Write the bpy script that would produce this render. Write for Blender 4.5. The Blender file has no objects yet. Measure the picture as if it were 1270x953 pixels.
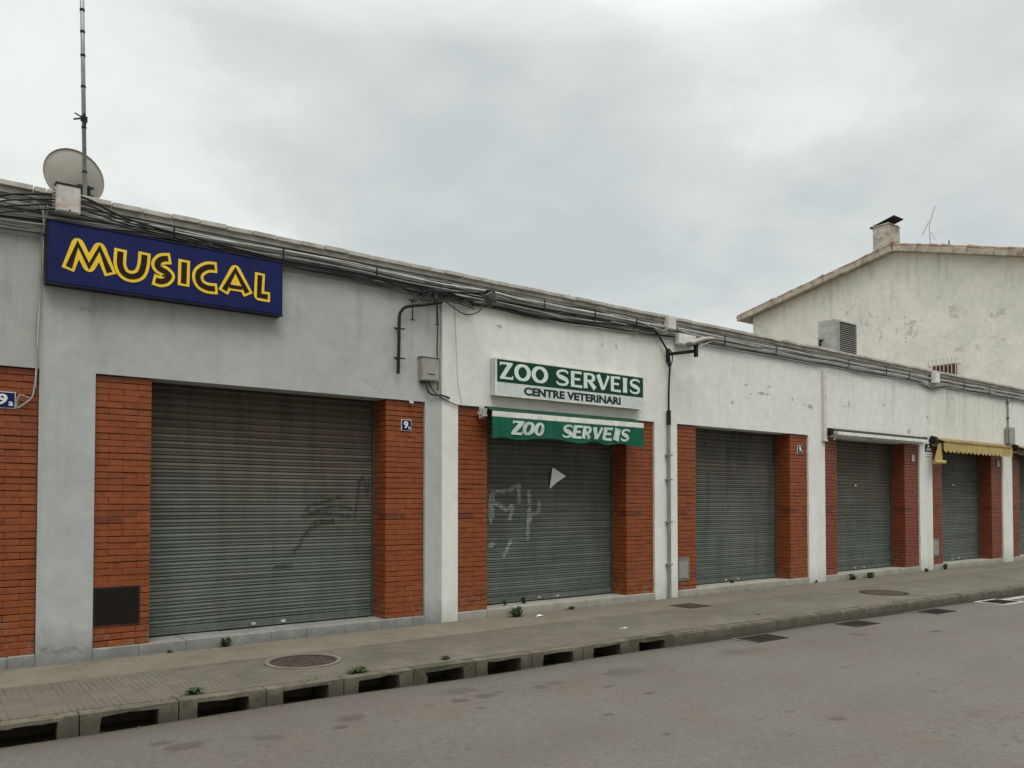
import bpy, bmesh, math, random
from mathutils import Vector, Matrix
from mathutils.geometry import tessellate_polygon
R = random.Random(7)
sc = bpy.context.scene
COL = sc.collection
PI = math.pi

# ------------------------------------------------------------------ materials
class NT:
    """short helper around a node tree"""
    def __init__(s, tree): s.t = tree; s.n = tree.nodes; s.l = tree.links
    def inp(s, sock, v):
        if v is None: return
        if hasattr(v, 'is_output'): s.l.new(v, sock)
        else:
            if isinstance(v, (tuple, list)) and sock.type == 'RGBA' and len(v) == 3: v = (*v, 1)
            sock.default_value = v
    def pos(s): return s.n.new('ShaderNodeNewGeometry').outputs['Position']
    def island(s): return s.n.new('ShaderNodeNewGeometry').outputs['Random Per Island']
    def sep(s, v):
        n = s.n.new('ShaderNodeSeparateXYZ'); s.inp(n.inputs[0], v); return n.outputs
    def comb(s, x, y, z):
        n = s.n.new('ShaderNodeCombineXYZ')
        for i, v in enumerate((x, y, z)): s.inp(n.inputs[i], v)
        return n.outputs[0]
    def m(s, op, a, b=None, c=None, clamp=False):
        n = s.n.new('ShaderNodeMath'); n.operation = op; n.use_clamp = clamp
        s.inp(n.inputs[0], a); s.inp(n.inputs[1], b); s.inp(n.inputs[2], c); return n.outputs[0]
    def vm(s, op, a, b=None):
        n = s.n.new('ShaderNodeVectorMath'); n.operation = op
        s.inp(n.inputs[0], a); s.inp(n.inputs[1], b)
        return n.outputs['Value'] if op in ('LENGTH', 'DOT_PRODUCT') else n.outputs[0]
    def noise(s, vec, scale, detail=4, rough=.55, dist=0):
        n = s.n.new('ShaderNodeTexNoise'); s.inp(n.inputs['Vector'], vec)
        n.inputs['Scale'].default_value = scale; n.inputs['Detail'].default_value = detail
        n.inputs['Roughness'].default_value = rough; n.inputs['Distortion'].default_value = dist
        return n.outputs[0]
    def mr(s, v, a, b, c=0., d=1.):
        n = s.n.new('ShaderNodeMapRange'); s.inp(n.inputs[0], v)
        for i, q in enumerate((a, b, c, d)): s.inp(n.inputs[i + 1], q)
        return n.outputs[0]
    def mix(s, f, a, b, mode='MIX'):
        n = s.n.new('ShaderNodeMix'); n.data_type = 'RGBA'; n.blend_type = mode
        s.inp(n.inputs[0], f); s.inp(n.inputs[6], a); s.inp(n.inputs[7], b); return n.outputs[2]
    def bump(s, h, strength, dist, normal=None):
        n = s.n.new('ShaderNodeBump'); n.inputs['Strength'].default_value = strength
        n.inputs['Distance'].default_value = dist; s.inp(n.inputs['Height'], h)
        if normal is not None: s.inp(n.inputs['Normal'], normal)
        return n.outputs[0]

def newmat(name):
    m = bpy.data.materials.new(name); m.use_nodes = True
    nt = NT(m.node_tree); b = m.node_tree.nodes['Principled BSDF']
    return m, nt, b

def plain(name, col, rough=.7, metal=0., var=.25, scale=9., dirt=(.1, .085, .07), dirt_amt=.25, bump=.0, bscale=60, spec=.2):
    m, t, b = newmat(name)
    p = t.pos()
    n = t.noise(p, scale, 6, .6)
    f = t.mr(n, .3, .7, 1 - var, 1 + var * .4)
    c = t.mix(1., (*col, 1), t.comb(f, f, f), 'MULTIPLY')
    n2 = t.noise(p, scale * .45, 8, .7)
    c = t.mix(t.m('MULTIPLY', t.mr(n2, .5, .75), dirt_amt), c, (*dirt, 1))
    t.inp(b.inputs['Base Color'], c)
    t.inp(b.inputs['Roughness'], t.mr(n, .3, .7, rough - .1, min(1, rough + .1)))
    b.inputs['Metallic'].default_value = metal
    b.inputs['Specular IOR Level'].default_value = spec
    if bump: t.inp(b.inputs['Normal'], t.bump(t.noise(p, bscale, 5, .6), bump, .004))
    return m

def plaster(name, base, alt, dirt, peel=(.28, .27, .25), patches=(), streak=.5, peel_th=.72, mottled=.5, low=.0, seed=0., axis='x', stain_top=4.5, crack=.0, blob=.34, pscale=7.5):
    """painted render: cloudy tone, rain streaks, flaked patches, cracks, splash dirt near the foot"""
    m, t, b = newmat(name)
    p0 = t.pos()
    p = t.vm('ADD', p0, (seed, seed * .7, seed * .3))
    x, y, z = t.sep(p0)
    h = x if axis == 'x' else y
    n1 = t.noise(p, .9, 7, .6); n2 = t.noise(p, 6, 6, .65)
    c = t.mix(t.m('MULTIPLY', t.mr(n1, .38, .62), mottled), (*base, 1), (*alt, 1))
    f = t.mr(n2, .3, .7, .9, 1.05)
    c = t.mix(1., c, t.comb(f, f, f), 'MULTIPLY')
    # vertical rain streaks, strongest below the coping
    sv = t.comb(t.m('MULTIPLY', h, 5.5), seed, t.m('MULTIPLY', z, .45))
    s1 = t.noise(sv, 1.0, 6, .7)
    sv2 = t.comb(t.m('MULTIPLY', h, 1.2), seed, t.m('MULTIPLY', z, .35))
    s2 = t.noise(sv2, 1.6, 4, .6)
    smask = t.m('MULTIPLY', t.mr(s1, .47, .68), t.mr(s2, .42, .62))
    tm = t.mr(z, stain_top - 1.3, stain_top, .25, 1.)
    c = t.mix(t.m('MULTIPLY', t.m('MULTIPLY', smask, tm), streak), c, (*dirt, 1))
    # light streaks
    s3 = t.noise(t.comb(t.m('MULTIPLY', h, 4.0), seed + 9, t.m('MULTIPLY', z, .3)), 1., 5, .6)
    c = t.mix(t.m('MULTIPLY', t.mr(s3, .6, .72), streak * .35), c, (*[min(.9, q * 1.25) for q in base], 1))
    # peeling
    pn = t.noise(p, pscale, 8, .72, .4)
    big = t.noise(p, .55, 3, .5)
    val = t.m('ADD', pn, t.mr(big, .35, .7, -.08, .06))
    for (px, pz, rx, rz) in patches:
        d = t.vm('LENGTH', t.comb(t.m('DIVIDE', t.m('SUBTRACT', h, px), rx), 0., t.m('DIVIDE', t.m('SUBTRACT', z, pz), rz)))
        val = t.m('ADD', val, t.mr(d, 0., 1.5, blob, 0.))
    pk = t.mr(val, peel_th, peel_th + .02)
    edge = t.mr(val, peel_th - .02, peel_th)
    c = t.mix(t.m('MULTIPLY', edge, .35), c, (*[min(.9, q * 1.15) for q in base], 1))
    c = t.mix(t.m('MULTIPLY', pk, .85), c, (*peel, 1))
    height = t.m('SUBTRACT', t.m('MULTIPLY', n2, .3), pk)
    if crack:
        v = t.n.new('ShaderNodeTexVoronoi'); v.feature = 'DISTANCE_TO_EDGE'; v.inputs['Scale'].default_value = .7
        wv = t.vm('ADD', p, t.vm('MULTIPLY', t.comb(t.noise(p, 2.5, 5, .7), t.noise(p, 3.1, 5, .7), t.noise(p, 2.8, 5, .7)), (.5, .5, .5)))
        t.inp(v.inputs['Vector'], wv)
        cr = t.m('MULTIPLY', t.mr(v.outputs[0], .0, .006, 1., 0.), t.mr(t.noise(p, .8, 3), .5, .6))
        c = t.mix(t.m('MULTIPLY', cr, crack), c, (*[q * .4 for q in base], 1))
    if low:
        lm = t.m('MULTIPLY', t.mr(t.m('ADD', z, t.m('MULTIPLY', t.noise(p, 4, 6, .7), -.5)), -.25, .12, 1., 0.), low)
        c = t.mix(lm, c, (*[q * .45 for q in dirt], 1))
        sp = t.m('MULTIPLY', t.mr(t.noise(p, 14, 6, .75), .56, .62), t.mr(z, .05, .5, .8, 0.))
        c = t.mix(t.m('MULTIPLY', sp, low), c, (*peel, 1))
    t.inp(b.inputs['Base Color'], c)
    b.inputs['Roughness'].default_value = .86; b.inputs['Specular IOR Level'].default_value = .25
    t.inp(b.inputs['Normal'], t.bump(t.m('ADD', height, t.m('MULTIPLY', t.noise(p, 45, 4, .6), .25)), .45, .006))
    return m

M = {}
gw = (.205, .232, .232)
M['grey_plain'] = plaster('grey beige plaster', (.41, .415, .385), (.34, .345, .325), (.13, .125, .1), streak=.6, seed=3., low=.5, peel_th=.86, crack=.2)
M['grey'] = plaster('blue grey plaster', (.43, .443, .43), (.36, .373, .362), (.12, .12, .105), streak=.8, seed=11., low=.6, peel_th=.77, crack=.35,
                    patches=[(1.3, 3.55, .3, .12), (1.2, .12, .3, .09)])
M['white_vet'] = plaster('cream white plaster', (.71, .705, .66), (.665, .66, .615), (.3, .28, .22), streak=.35, seed=21., low=.35, peel_th=.74, crack=.12,
                    patches=[(6.52, 4.05, .08, .05), (7.95, 4.11, .05, .04), (8.53, 4.02, .05, .09), (8.83, 4.05, .05, .08)], peel=(.36, .35, .31))
pp = [(12.1, 3.72, .10, .06), (12.26, 3.56, .12, .03), (12.6, 3.6, .2, .05), (12.84, 3.74, .1, .06), (13.55, 3.56, .10, .09), (13.72, 3.62, .05, .12), (13.95, 3.48, .17, .06), (14.15, 3.45, .1, .05), (11.7, 3.37, .06, .05)]
M['white_a'] = plaster('white plaster flaking', (.71, .715, .675), (.665, .67, .63), (.3, .28, .23), streak=.45, seed=31., low=.35, peel_th=.70, patches=pp, crack=.25, peel=(.3, .31, .29))
M['white_b'] = plaster('white plaster stained', (.70, .705, .66), (.65, .65, .61), (.26, .25, .2), streak=.55, seed=41., low=.35, peel_th=.71,
                    patches=[(15.35, 3.55, .2, .06), (15.55, 3.62, .05, .12), (18.04, 3.2, .12, .18), (16.9, 3.7, .08, .06)], crack=.25, peel=(.33, .33, .3))
M['white_c'] = plaster('white plaster grey streaks', (.69, .685, .625), (.61, .605, .55), (.2, .195, .17), streak=.85, seed=51., low=.35, peel_th=.71,
                    patches=[(20.33, 3.3, .1, .2), (19.65, 3.6, .12, .05), (18.9, 3.55, .1, .06), (20.2, 4.1, .4, .04)], crack=.3, peel=(.33, .33, .3))
hp = [(5.2, 9.8, .5, .12), (3.84, 8.47, .5, .2), (3.7, 7.2, .5, .3), (7.0, 8.68, .5, .2), (5.76, 7.42, .3, .5), (1.85, 7.55, .5, .3), (3.3, 7.96, .5, .3), (4.67, 7.5, .4, .4), (2.1, 6.8, .6, .3), (3.1, 6.6, .5, .3), (6.2, 8.2, .6, .3)]
M['house'] = plaster('weathered gable render', (.74, .71, .63), (.63, .615, .56), (.33, .30, .25), streak=.5, seed=61., axis='y', stain_top=9., peel_th=.64, patches=hp, crack=.5, mottled=.8, peel=(.46, .44, .39), blob=.165, pscale=5.2)
M['chimney'] = None
M['step_grey'] = plaster('grey painted sill', (.40, .40, .375), (.31, .31, .29), (.12, .11, .09), streak=.3, seed=5., low=.6, peel_th=.7, stain_top=1, peel=(.16, .15, .13))
M['step_white'] = plaster('cream painted sill', (.50, .475, .41), (.38, .365, .32), (.17, .155, .12), streak=.3, seed=6., low=.5, peel_th=.69, stain_top=1, peel=(.25, .235, .2))

M['chimney'] = plain('mossy chimney render', (.50, .47, .40), .9, var=.5, scale=6, dirt=(.085, .085, .05), dirt_amt=1., bump=.4)
def brickmat(name, a, b_, dk):
    m, t, b = newmat(name); p = t.pos(); i = t.island()
    lowf = t.noise(t.comb(0., 0., t.m('MULTIPLY', t.sep(p)[2], 1.)), 9., 3, .7)
    c = t.mix(t.m('MULTIPLY', t.m('ADD', i, t.mr(lowf, .3, .7)), .5), (*a, 1), (*b_, 1))
    c = t.mix(t.mr(t.m('FRACT', t.m('MULTIPLY', i, 7.31)), .92, .99), c, (*dk, 1))
    n = t.noise(p, 16, 7, .7); f = t.mr(n, .3, .7, .72, 1.12)
    c = t.mix(1., c, t.comb(f, f, f), 'MULTIPLY')
    x, y, z = t.sep(p)
    c = t.mix(t.m('MULTIPLY', t.mr(t.noise(t.comb(t.m('MULTIPLY', x, 3), 0., t.m('MULTIPLY', z, .8)), 2., 5, .7), .52, .7), .45), c, (.10, .04, .025, 1))
    c = t.mix(t.m('MULTIPLY', t.m('MULTIPLY', t.mr(t.noise(p, 9, 7, .8), .52, .6), t.mr(z, .1, .65, 1., .0)), .5), c, (.22, .17, .13, 1))
    t.inp(b.inputs['Base Color'], c)
    t.inp(b.inputs['Roughness'], t.mr(n, .3, .7, .42, .62)); b.inputs['Specular IOR Level'].default_value = .4
    t.inp(b.inputs['Normal'], t.bump(t.noise(p, 70, 4, .6), .3, .003))
    return m
M['brick'] = brickmat('glazed orange brick', (.275, .066, .014), (.205, .046, .011), (.15, .036, .012))
M['brick_dull'] = brickmat('dull red brick', (.225, .054, .020), (.17, .040, .016), (.12, .032, .015))
M['mortar'] = plain('dark mortar', (.060, .024, .014), .95, dirt_amt=.3)

def shuttermat(name, seed, brown=.7, rust=.2, stain=.45):
    m, t, b = newmat(name); p0 = t.pos(); p = t.vm('ADD', p0, (seed, 0., 0.)); x, y, z = t.sep(p0)
    base = t.mix(t.mr(t.noise(p, 1.3, 6, .6), .35, .65), (.076, .094, .080, 1), (.112, .130, .112, 1))
    bz = t.m('ADD', t.mr(z, .9, 2.4, 0., 1.), t.mr(t.noise(p, 1.1, 6, .65), .3, .7, -.3, .3))
    base = t.mix(t.m('MULTIPLY', t.m('MAXIMUM', t.m('MINIMUM', bz, 1.), 0.), brown), base, (.098, .068, .044, 1))
    st = t.noise(t.comb(t.m('MULTIPLY', x, 5), seed, t.m('MULTIPLY', z, .5)), 1.3, 6, .7)
    base = t.mix(t.m('MULTIPLY', t.mr(st, .48, .66), t.m('MULTIPLY', t.mr(z, .6, 2.6, .4, 1.3), stain)), base, (.035, .030, .024, 1))
    pale = t.noise(t.comb(t.m('MULTIPLY', x, 1.6), seed + 4, t.m('MULTIPLY', z, .5)), 1.3, 5, .7)
    base = t.mix(t.m('MULTIPLY', t.mr(pale, .52, .7), .3), base, (.17, .168, .145, 1))
    hs = t.noise(t.comb(t.m('MULTIPLY', x, .35), seed + 8, t.m('MULTIPLY', z, 13.4)), 1.0, 3, .6)
    ff = t.mr(hs, .3, .7, .72, 1.22)
    base = t.mix(1., base, t.comb(ff, ff, ff), 'MULTIPLY')
    low = t.m('MULTIPLY', t.mr(t.noise(p, 11, 7, .75), .5, .6), t.mr(z, .12, .5, 1., 0.))
    base = t.mix(t.m('MULTIPLY', low, .5), base, (.05, .04, .03, 1))
    t.inp(b.inputs['Base Color'], base); b.inputs['Metallic'].default_value = .0; b.inputs['Specular IOR Level'].default_value = .35
    t.inp(b.inputs['Roughness'], t.mr(t.noise(p, 8, 5), .3, .7, .42, .62))
    t.inp(b.inputs['Normal'], t.bump(t.noise(p, 3.5, 4, .6), .25, .01))
    return m
M['shutter_a'] = shuttermat('zinc shutter dusty', 0., .8)
M['shutter_b'] = shuttermat('zinc shutter plain', 13., .55)
M['shutter_c'] = shuttermat('zinc shutter pale', 29., .5, stain=.4)
M['shutter_d'] = shuttermat('zinc shutter streaked', 37., .55, stain=.75)
M['shutter_e'] = shuttermat('zinc shutter browned', 47., .75, stain=.5)
M['rail'] = plain('dull steel rail', (.12, .12, .11), .5, .6)
M['dark_metal'] = plain('black painted steel', (.016, .016, .016), .6, .0, dirt=(.06, .04, .03), dirt_amt=.2)
M['rubber'] = plain('black rubber', (.02, .02, .02), .8)
M['zinc'] = plain('galvanised tube', (.30, .31, .30), .45, .6, dirt_amt=.3)
M['coping'] = plain('pale coping tile', (.50, .48, .43), .85, var=.35, scale=5, dirt=(.2, .18, .15), dirt_amt=.7, bump=.3)
M['coping_low'] = plain('stained coping bed', (.46, .44, .39), .9, var=.4, scale=4, dirt=(.2, .18, .15), dirt_amt=.7, bump=.3)
M['roof'] = plain('flat roof screed', (.25, .23, .2), .95)
M['interior'] = plain('unlit interior wall', (.1, .1, .1), .9)
M['cable_black'] = plain('black cable sheath', (.018, .018, .018), .6, var=.2, dirt_amt=.1)
M['cable_dark'] = plain('weathered dark cable', (.06, .058, .055), .65)
M['cable_grey'] = plain('grey cable sheath', (.30, .29, .27), .65)
M['cable_white'] = plain('white cable sheath', (.52, .50, .46), .6)
M['navy'] = plain('navy sign sheet', (.006, .010, .085), .5, var=.25, scale=3, dirt=(.03, .03, .06), dirt_amt=.2, spec=.2)
M['navy_frame'] = plain('navy sign frame', (.008, .009, .030), .5, dirt=(.10, .10, .10), dirt_amt=.15)
M['yellow'] = plain('yellow letter film', (.86, .58, .04), .45, var=.12, dirt_amt=.1)
M['letter_core'] = plain('dark brown letter core', (.018, .006, .005), .6, dirt_amt=.03)
M['rusty_white'] = plain('white metal with rust runs', (.55, .52, .48), .6, dirt=(.30, .12, .07), dirt_amt=.8, var=.2, scale=12)
M['cream_box'] = plain('cream sign casing', (.62, .60, .53), .5, dirt=(.3, .27, .2), dirt_amt=.35)
M['green_panel'] = plain('dark green sign film', (.004, .042, .020), .5, var=.15, scale=3, dirt=(.02, .07, .045), dirt_amt=.15)
M['pale_panel'] = plain('pale sign film', (.55, .60, .58), .45, var=.1)
M['pale_letter'] = plain('pale mint letter film', (.62, .72, .66), .5, var=.08, dirt_amt=.08)
M['worn_letter'] = plain('worn white cloth lettering', (.58, .64, .60), .8, var=.25, scale=14, dirt=(.10, .22, .16), dirt_amt=.75)
M['ink'] = plain('dark lettering film', (.008, .025, .022), .6, dirt_amt=.03)
M['white_paint'] = plain('white enamelled metal', (.72, .71, .67), .5, dirt=(.35, .3, .22), dirt_amt=.3)
M['white_dirty'] = plain('dirty white metal', (.55, .53, .48), .6, dirt=(.2, .14, .09), dirt_amt=.6, var=.3)
M['plate_blue'] = plain('blue enamel plate', (.006, .010, .065), .4, dirt_amt=.05)
M['plate_white'] = plain('white enamel', (.75, .75, .74), .35)
M['plate_black'] = plain('black plastic plate', (.012, .012, .013), .5, dirt_amt=.05)
M['box_grey'] = plain('grey plastic box', (.33, .31, .28), .6, dirt=(.12, .1, .08), dirt_amt=.5)
M['dish'] = plain('grey beige dish', (.26, .245, .215), .6, dirt=(.22, .18, .14), dirt_amt=.5, var=.15, scale=3)
M['ac'] = plain('grey beige painted casing', (.40, .39, .35), .6, dirt=(.2, .17, .13), dirt_amt=.3)
M['ac_dark'] = plain('dark grille interior', (.06, .058, .05), .7)
M['iron'] = plain('cast iron', (.030, .024, .020), .8, .0, dirt=(.07, .05, .035), dirt_amt=.4, bump=.5, bscale=120)
M['iron_brown'] = plain('rusty cast iron', (.060, .045, .035), .85, .0, dirt=(.11, .08, .06), dirt_amt=.5, bump=.5, bscale=120)
M['cement_light'] = plain('pale cement collar', (.19, .172, .145), .9, dirt=(.14, .13, .11), dirt_amt=.5)
M['cement_plate'] = plain('grey cement cover', (.27, .265, .25), .85, dirt=(.15, .14, .12), dirt_amt=.4)
M['meter_dark'] = plain('dark brown painted door', (.010, .006, .005), .6, dirt_amt=.04)
M['roof_tile'] = plain('old clay roof tile', (.33, .20, .135), .9, var=.5, scale=6, dirt=(.10, .09, .08), dirt_amt=.85, bump=.4)
M['verge'] = plain('limewashed verge tile', (.46, .42, .35), .9, var=.4, scale=3, dirt=(.17, .11, .07), dirt_amt=.95, bump=.4)
M['wood_red'] = plain('red brown window wood', (.13, .05, .035), .7)
M['glass'] = plain('dark window glass', (.03, .03, .035), .15, spec=.6)
M['leaf'] = plain('weed leaf', (.045, .075, .025), .7, var=.4, scale=30, dirt=(.10, .09, .03), dirt_amt=.5)
M['leaf_dry'] = plain('dry weed leaf', (.085, .075, .04), .8, var=.4, scale=30, dirt_amt=.4)
M['paper'] = plain('white paper', (.74, .74, .77), .8, var=.05, dirt_amt=.05)
M['marking'] = plain('worn white road paint', (.42, .40, .36), .8, var=.4, scale=6, dirt=(.15, .14, .12), dirt_amt=.8)
M['spray_white'] = plain('faded white spray paint', (.33, .35, .33), .7, var=.3)
M['spray_black'] = plain('faded black spray paint', (.045, .045, .045), .7, var=.3)

def fabric(name, a, b_=None, dirt=(.1, .1, .08), stripes=0):
    m, t, b = newmat(name); p = t.pos(); x, y, z = t.sep(p)
    n = t.noise(p, 5, 6, .6); f = t.mr(n, .3, .7, .75, 1.1)
    c = (*a, 1)
    if stripes: c = t.mix(t.mr(t.m('SINE', t.m('MULTIPLY', x, stripes)), -.2, .2), (*a, 1), (*b_, 1))
    c = t.mix(1., c, t.comb(f, f, f), 'MULTIPLY')
    c = t.mix(t.m('MULTIPLY', t.mr(t.noise(p, 2.2, 7, .7), .5, .7), .4), c, (*dirt, 1))
    t.inp(b.inputs['Base Color'], c); b.inputs['Roughness'].default_value = .85
    b.inputs['Specular IOR Level'].default_value = .2
    t.inp(b.inputs['Normal'], t.bump(t.noise(p, 8, 4), .3, .01))
    return m
M['awn_green'] = fabric('green awning cloth', (.008, .105, .062), dirt=(.02, .06, .045))
M['awn_green_dk'] = fabric('dark green rolled cloth', (.008, .05, .03), dirt=(.03, .04, .03))
M['awn_yellow'] = fabric('yellow awning cloth', (.44, .33, .13), dirt=(.22, .16, .08))
M['awn_brown'] = fabric('brown yellow striped cloth', (.20, .13, .05), (.34, .25, .10), dirt=(.06, .05, .03), stripes=42)
M['awn_tan'] = fabric('tan awning cloth', (.50, .36, .22), dirt=(.2, .13, .07))

STAINS = [(4.041, -2.808, 0.16, 0.7), (3.841, -3.139, 0.09, 1), (4.114, -3.129, 0.1, 0.9), (4.312, -3.09, 0.06, 0.8), (4.724, -3.164, 0.09, 0.9), (4.945, -3.123, 0.09, 0.8), (5.827, -3.157, 0.2, 0.6), (2.651, -3.292, 0.07, 1), (2.835, -3.091, 0.12, 0.8), (3.834, -3.471, 0.05, 0.8), (4.425, -4.989, 0.04, 0.9), (4.5, -4.314, 0.05, 0.9), (1.465, -2.858, 0.08, 0.8), (1.569, -3.054, 0.13, 0.9), (2.121, -3.23, 0.1, 0.7), (5.78, -5.538, 0.07, 1), (8.0, -3.18, 0.1, 0.6), (9.856, -3.37, 0.13, 0.7), (7.637, -3.159, 0.22, 0.5), (7.279, -5.548, 0.05, 0.8), (5.684, -5.176, 0.05, 0.7), (3.549, -3.124, 0.05, 0.6)]
def roadmat():
    m, t, b = newmat('worn asphalt'); p = t.pos(); x, y, z = t.sep(p)
    n = t.noise(p, .35, 6, .6); c = t.mix(t.mr(n, .35, .65), (.112, .098, .083, 1), (.135, .124, .107, 1))
    g = t.noise(p, 1.1, 7, .7); c = t.mix(t.m('MULTIPLY', t.mr(g, .48, .66), .45), c, (.128, .092, .076, 1))
    f = t.mr(t.noise(p, 110, 4, .8), .3, .7, .55, 1.42); c = t.mix(1., c, t.comb(f, f, f), 'MULTIPLY')
    f = t.mr(t.noise(p, 20, 6, .75), .3, .7, .78, 1.15); c = t.mix(1., c, t.comb(f, f, f), 'MULTIPLY')
    # oil drips: stretched along the street, more of them near the gutter
    q = t.vm('MULTIPLY', p, (.75, 1.7, 1.))
    v = t.n.new('ShaderNodeTexVoronoi'); v.inputs['Scale'].default_value = 1.7; t.inp(v.inputs['Vector'], t.vm('ADD', q, t.vm('MULTIPLY', t.comb(t.noise(p, 6, 4), t.noise(p, 7, 4), 0.), (.12, .12, 0.))))
    cs = t.sep(v.outputs['Color'])
    rad = t.mr(cs[0], .45, 1., .02, .17)
    sp = t.mr(t.m('SUBTRACT', v.outputs['Distance'], rad), -.03, .012, 1., 0.)
    sp = t.m('MULTIPLY', sp, t.mr(cs[0], .45, .5))
    c = t.mix(t.m('MULTIPLY', sp, t.mr(cs[1], 0., 1., .25, .85)), c, (.050, .040, .034, 1))
    v2 = t.n.new('ShaderNodeTexVoronoi'); v2.inputs['Scale'].default_value = 6.; t.inp(v2.inputs['Vector'], q)
    c2 = t.sep(v2.outputs['Color'])
    s2 = t.m('MULTIPLY', t.mr(v2.outputs['Distance'], .12, .2, 1., 0.), t.mr(c2[0], .78, .82))
    c = t.mix(t.m('MULTIPLY', s2, .6), c, (.06, .05, .045, 1))
    # individual old oil and rust stains on the asphalt
    sn = t.m('MULTIPLY', t.m('SUBTRACT', t.noise(p, 9, 6, .7), .5), 1.6)
    for (sx, sy, rr_, am) in STAINS:
        d = t.vm('LENGTH', t.comb(t.m('DIVIDE', t.m('SUBTRACT', x, sx), rr_ * 1.15), t.m('DIVIDE', t.m('SUBTRACT', y, sy), rr_ * .9), 0.))
        c = t.mix(t.m('MULTIPLY', t.mr(t.m('ADD', d, sn), .65, 1.1, 1., 0.), am * .65), c, (.052, .040, .033, 1))
    # faint cracks
    v3 = t.n.new('ShaderNodeTexVoronoi'); v3.feature = 'DISTANCE_TO_EDGE'; v3.inputs['Scale'].default_value = .22
    t.inp(v3.inputs['Vector'], t.vm('ADD', p, t.vm('MULTIPLY', t.comb(t.noise(p, 1.5, 6, .7), t.noise(p, 1.8, 6, .7), 0.), (1.1, 1.1, 0.))))
    ck = t.m('MULTIPLY', t.mr(v3.outputs[0], 0., .0035, 1., 0.), t.mr(t.noise(p, .6, 3), .52, .6))
    c = t.mix(t.m('MULTIPLY', ck, .7), c, (.05, .042, .036, 1))
    ln = t.noise(t.comb(t.m('MULTIPLY', x, .25), t.m('MULTIPLY', y, 1.6), 0.), 1., 6, .6)
    c = t.mix(t.m('MULTIPLY', t.mr(ln, .5, .68), .35), c, (.095, .082, .068, 1))
    # silt along the gutter
    gy = t.m('ADD', t.m('ADD', y, t.m('MULTIPLY', x, .033)), 2.2)
    gm = t.m('MULTIPLY', t.mr(t.m('ADD', gy, t.m('MULTIPLY', t.noise(p, 3, 6, .7), .25)), -.28, .12), .6)
    c = t.mix(gm, c, (.075, .062, .048, 1))
    t.inp(b.inputs['Base Color'], c)
    t.inp(b.inputs['Roughness'], t.mr(n, .3, .7, .75, .9)); b.inputs['Specular IOR Level'].default_value = .3
    t.inp(b.inputs['Normal'], t.bump(t.m('ADD', t.noise(p, 150, 3, .7), t.m('MULTIPLY', t.noise(p, 9, 4), .6)), .5, .005))
    return m
M['road'] = roadmat()

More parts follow.
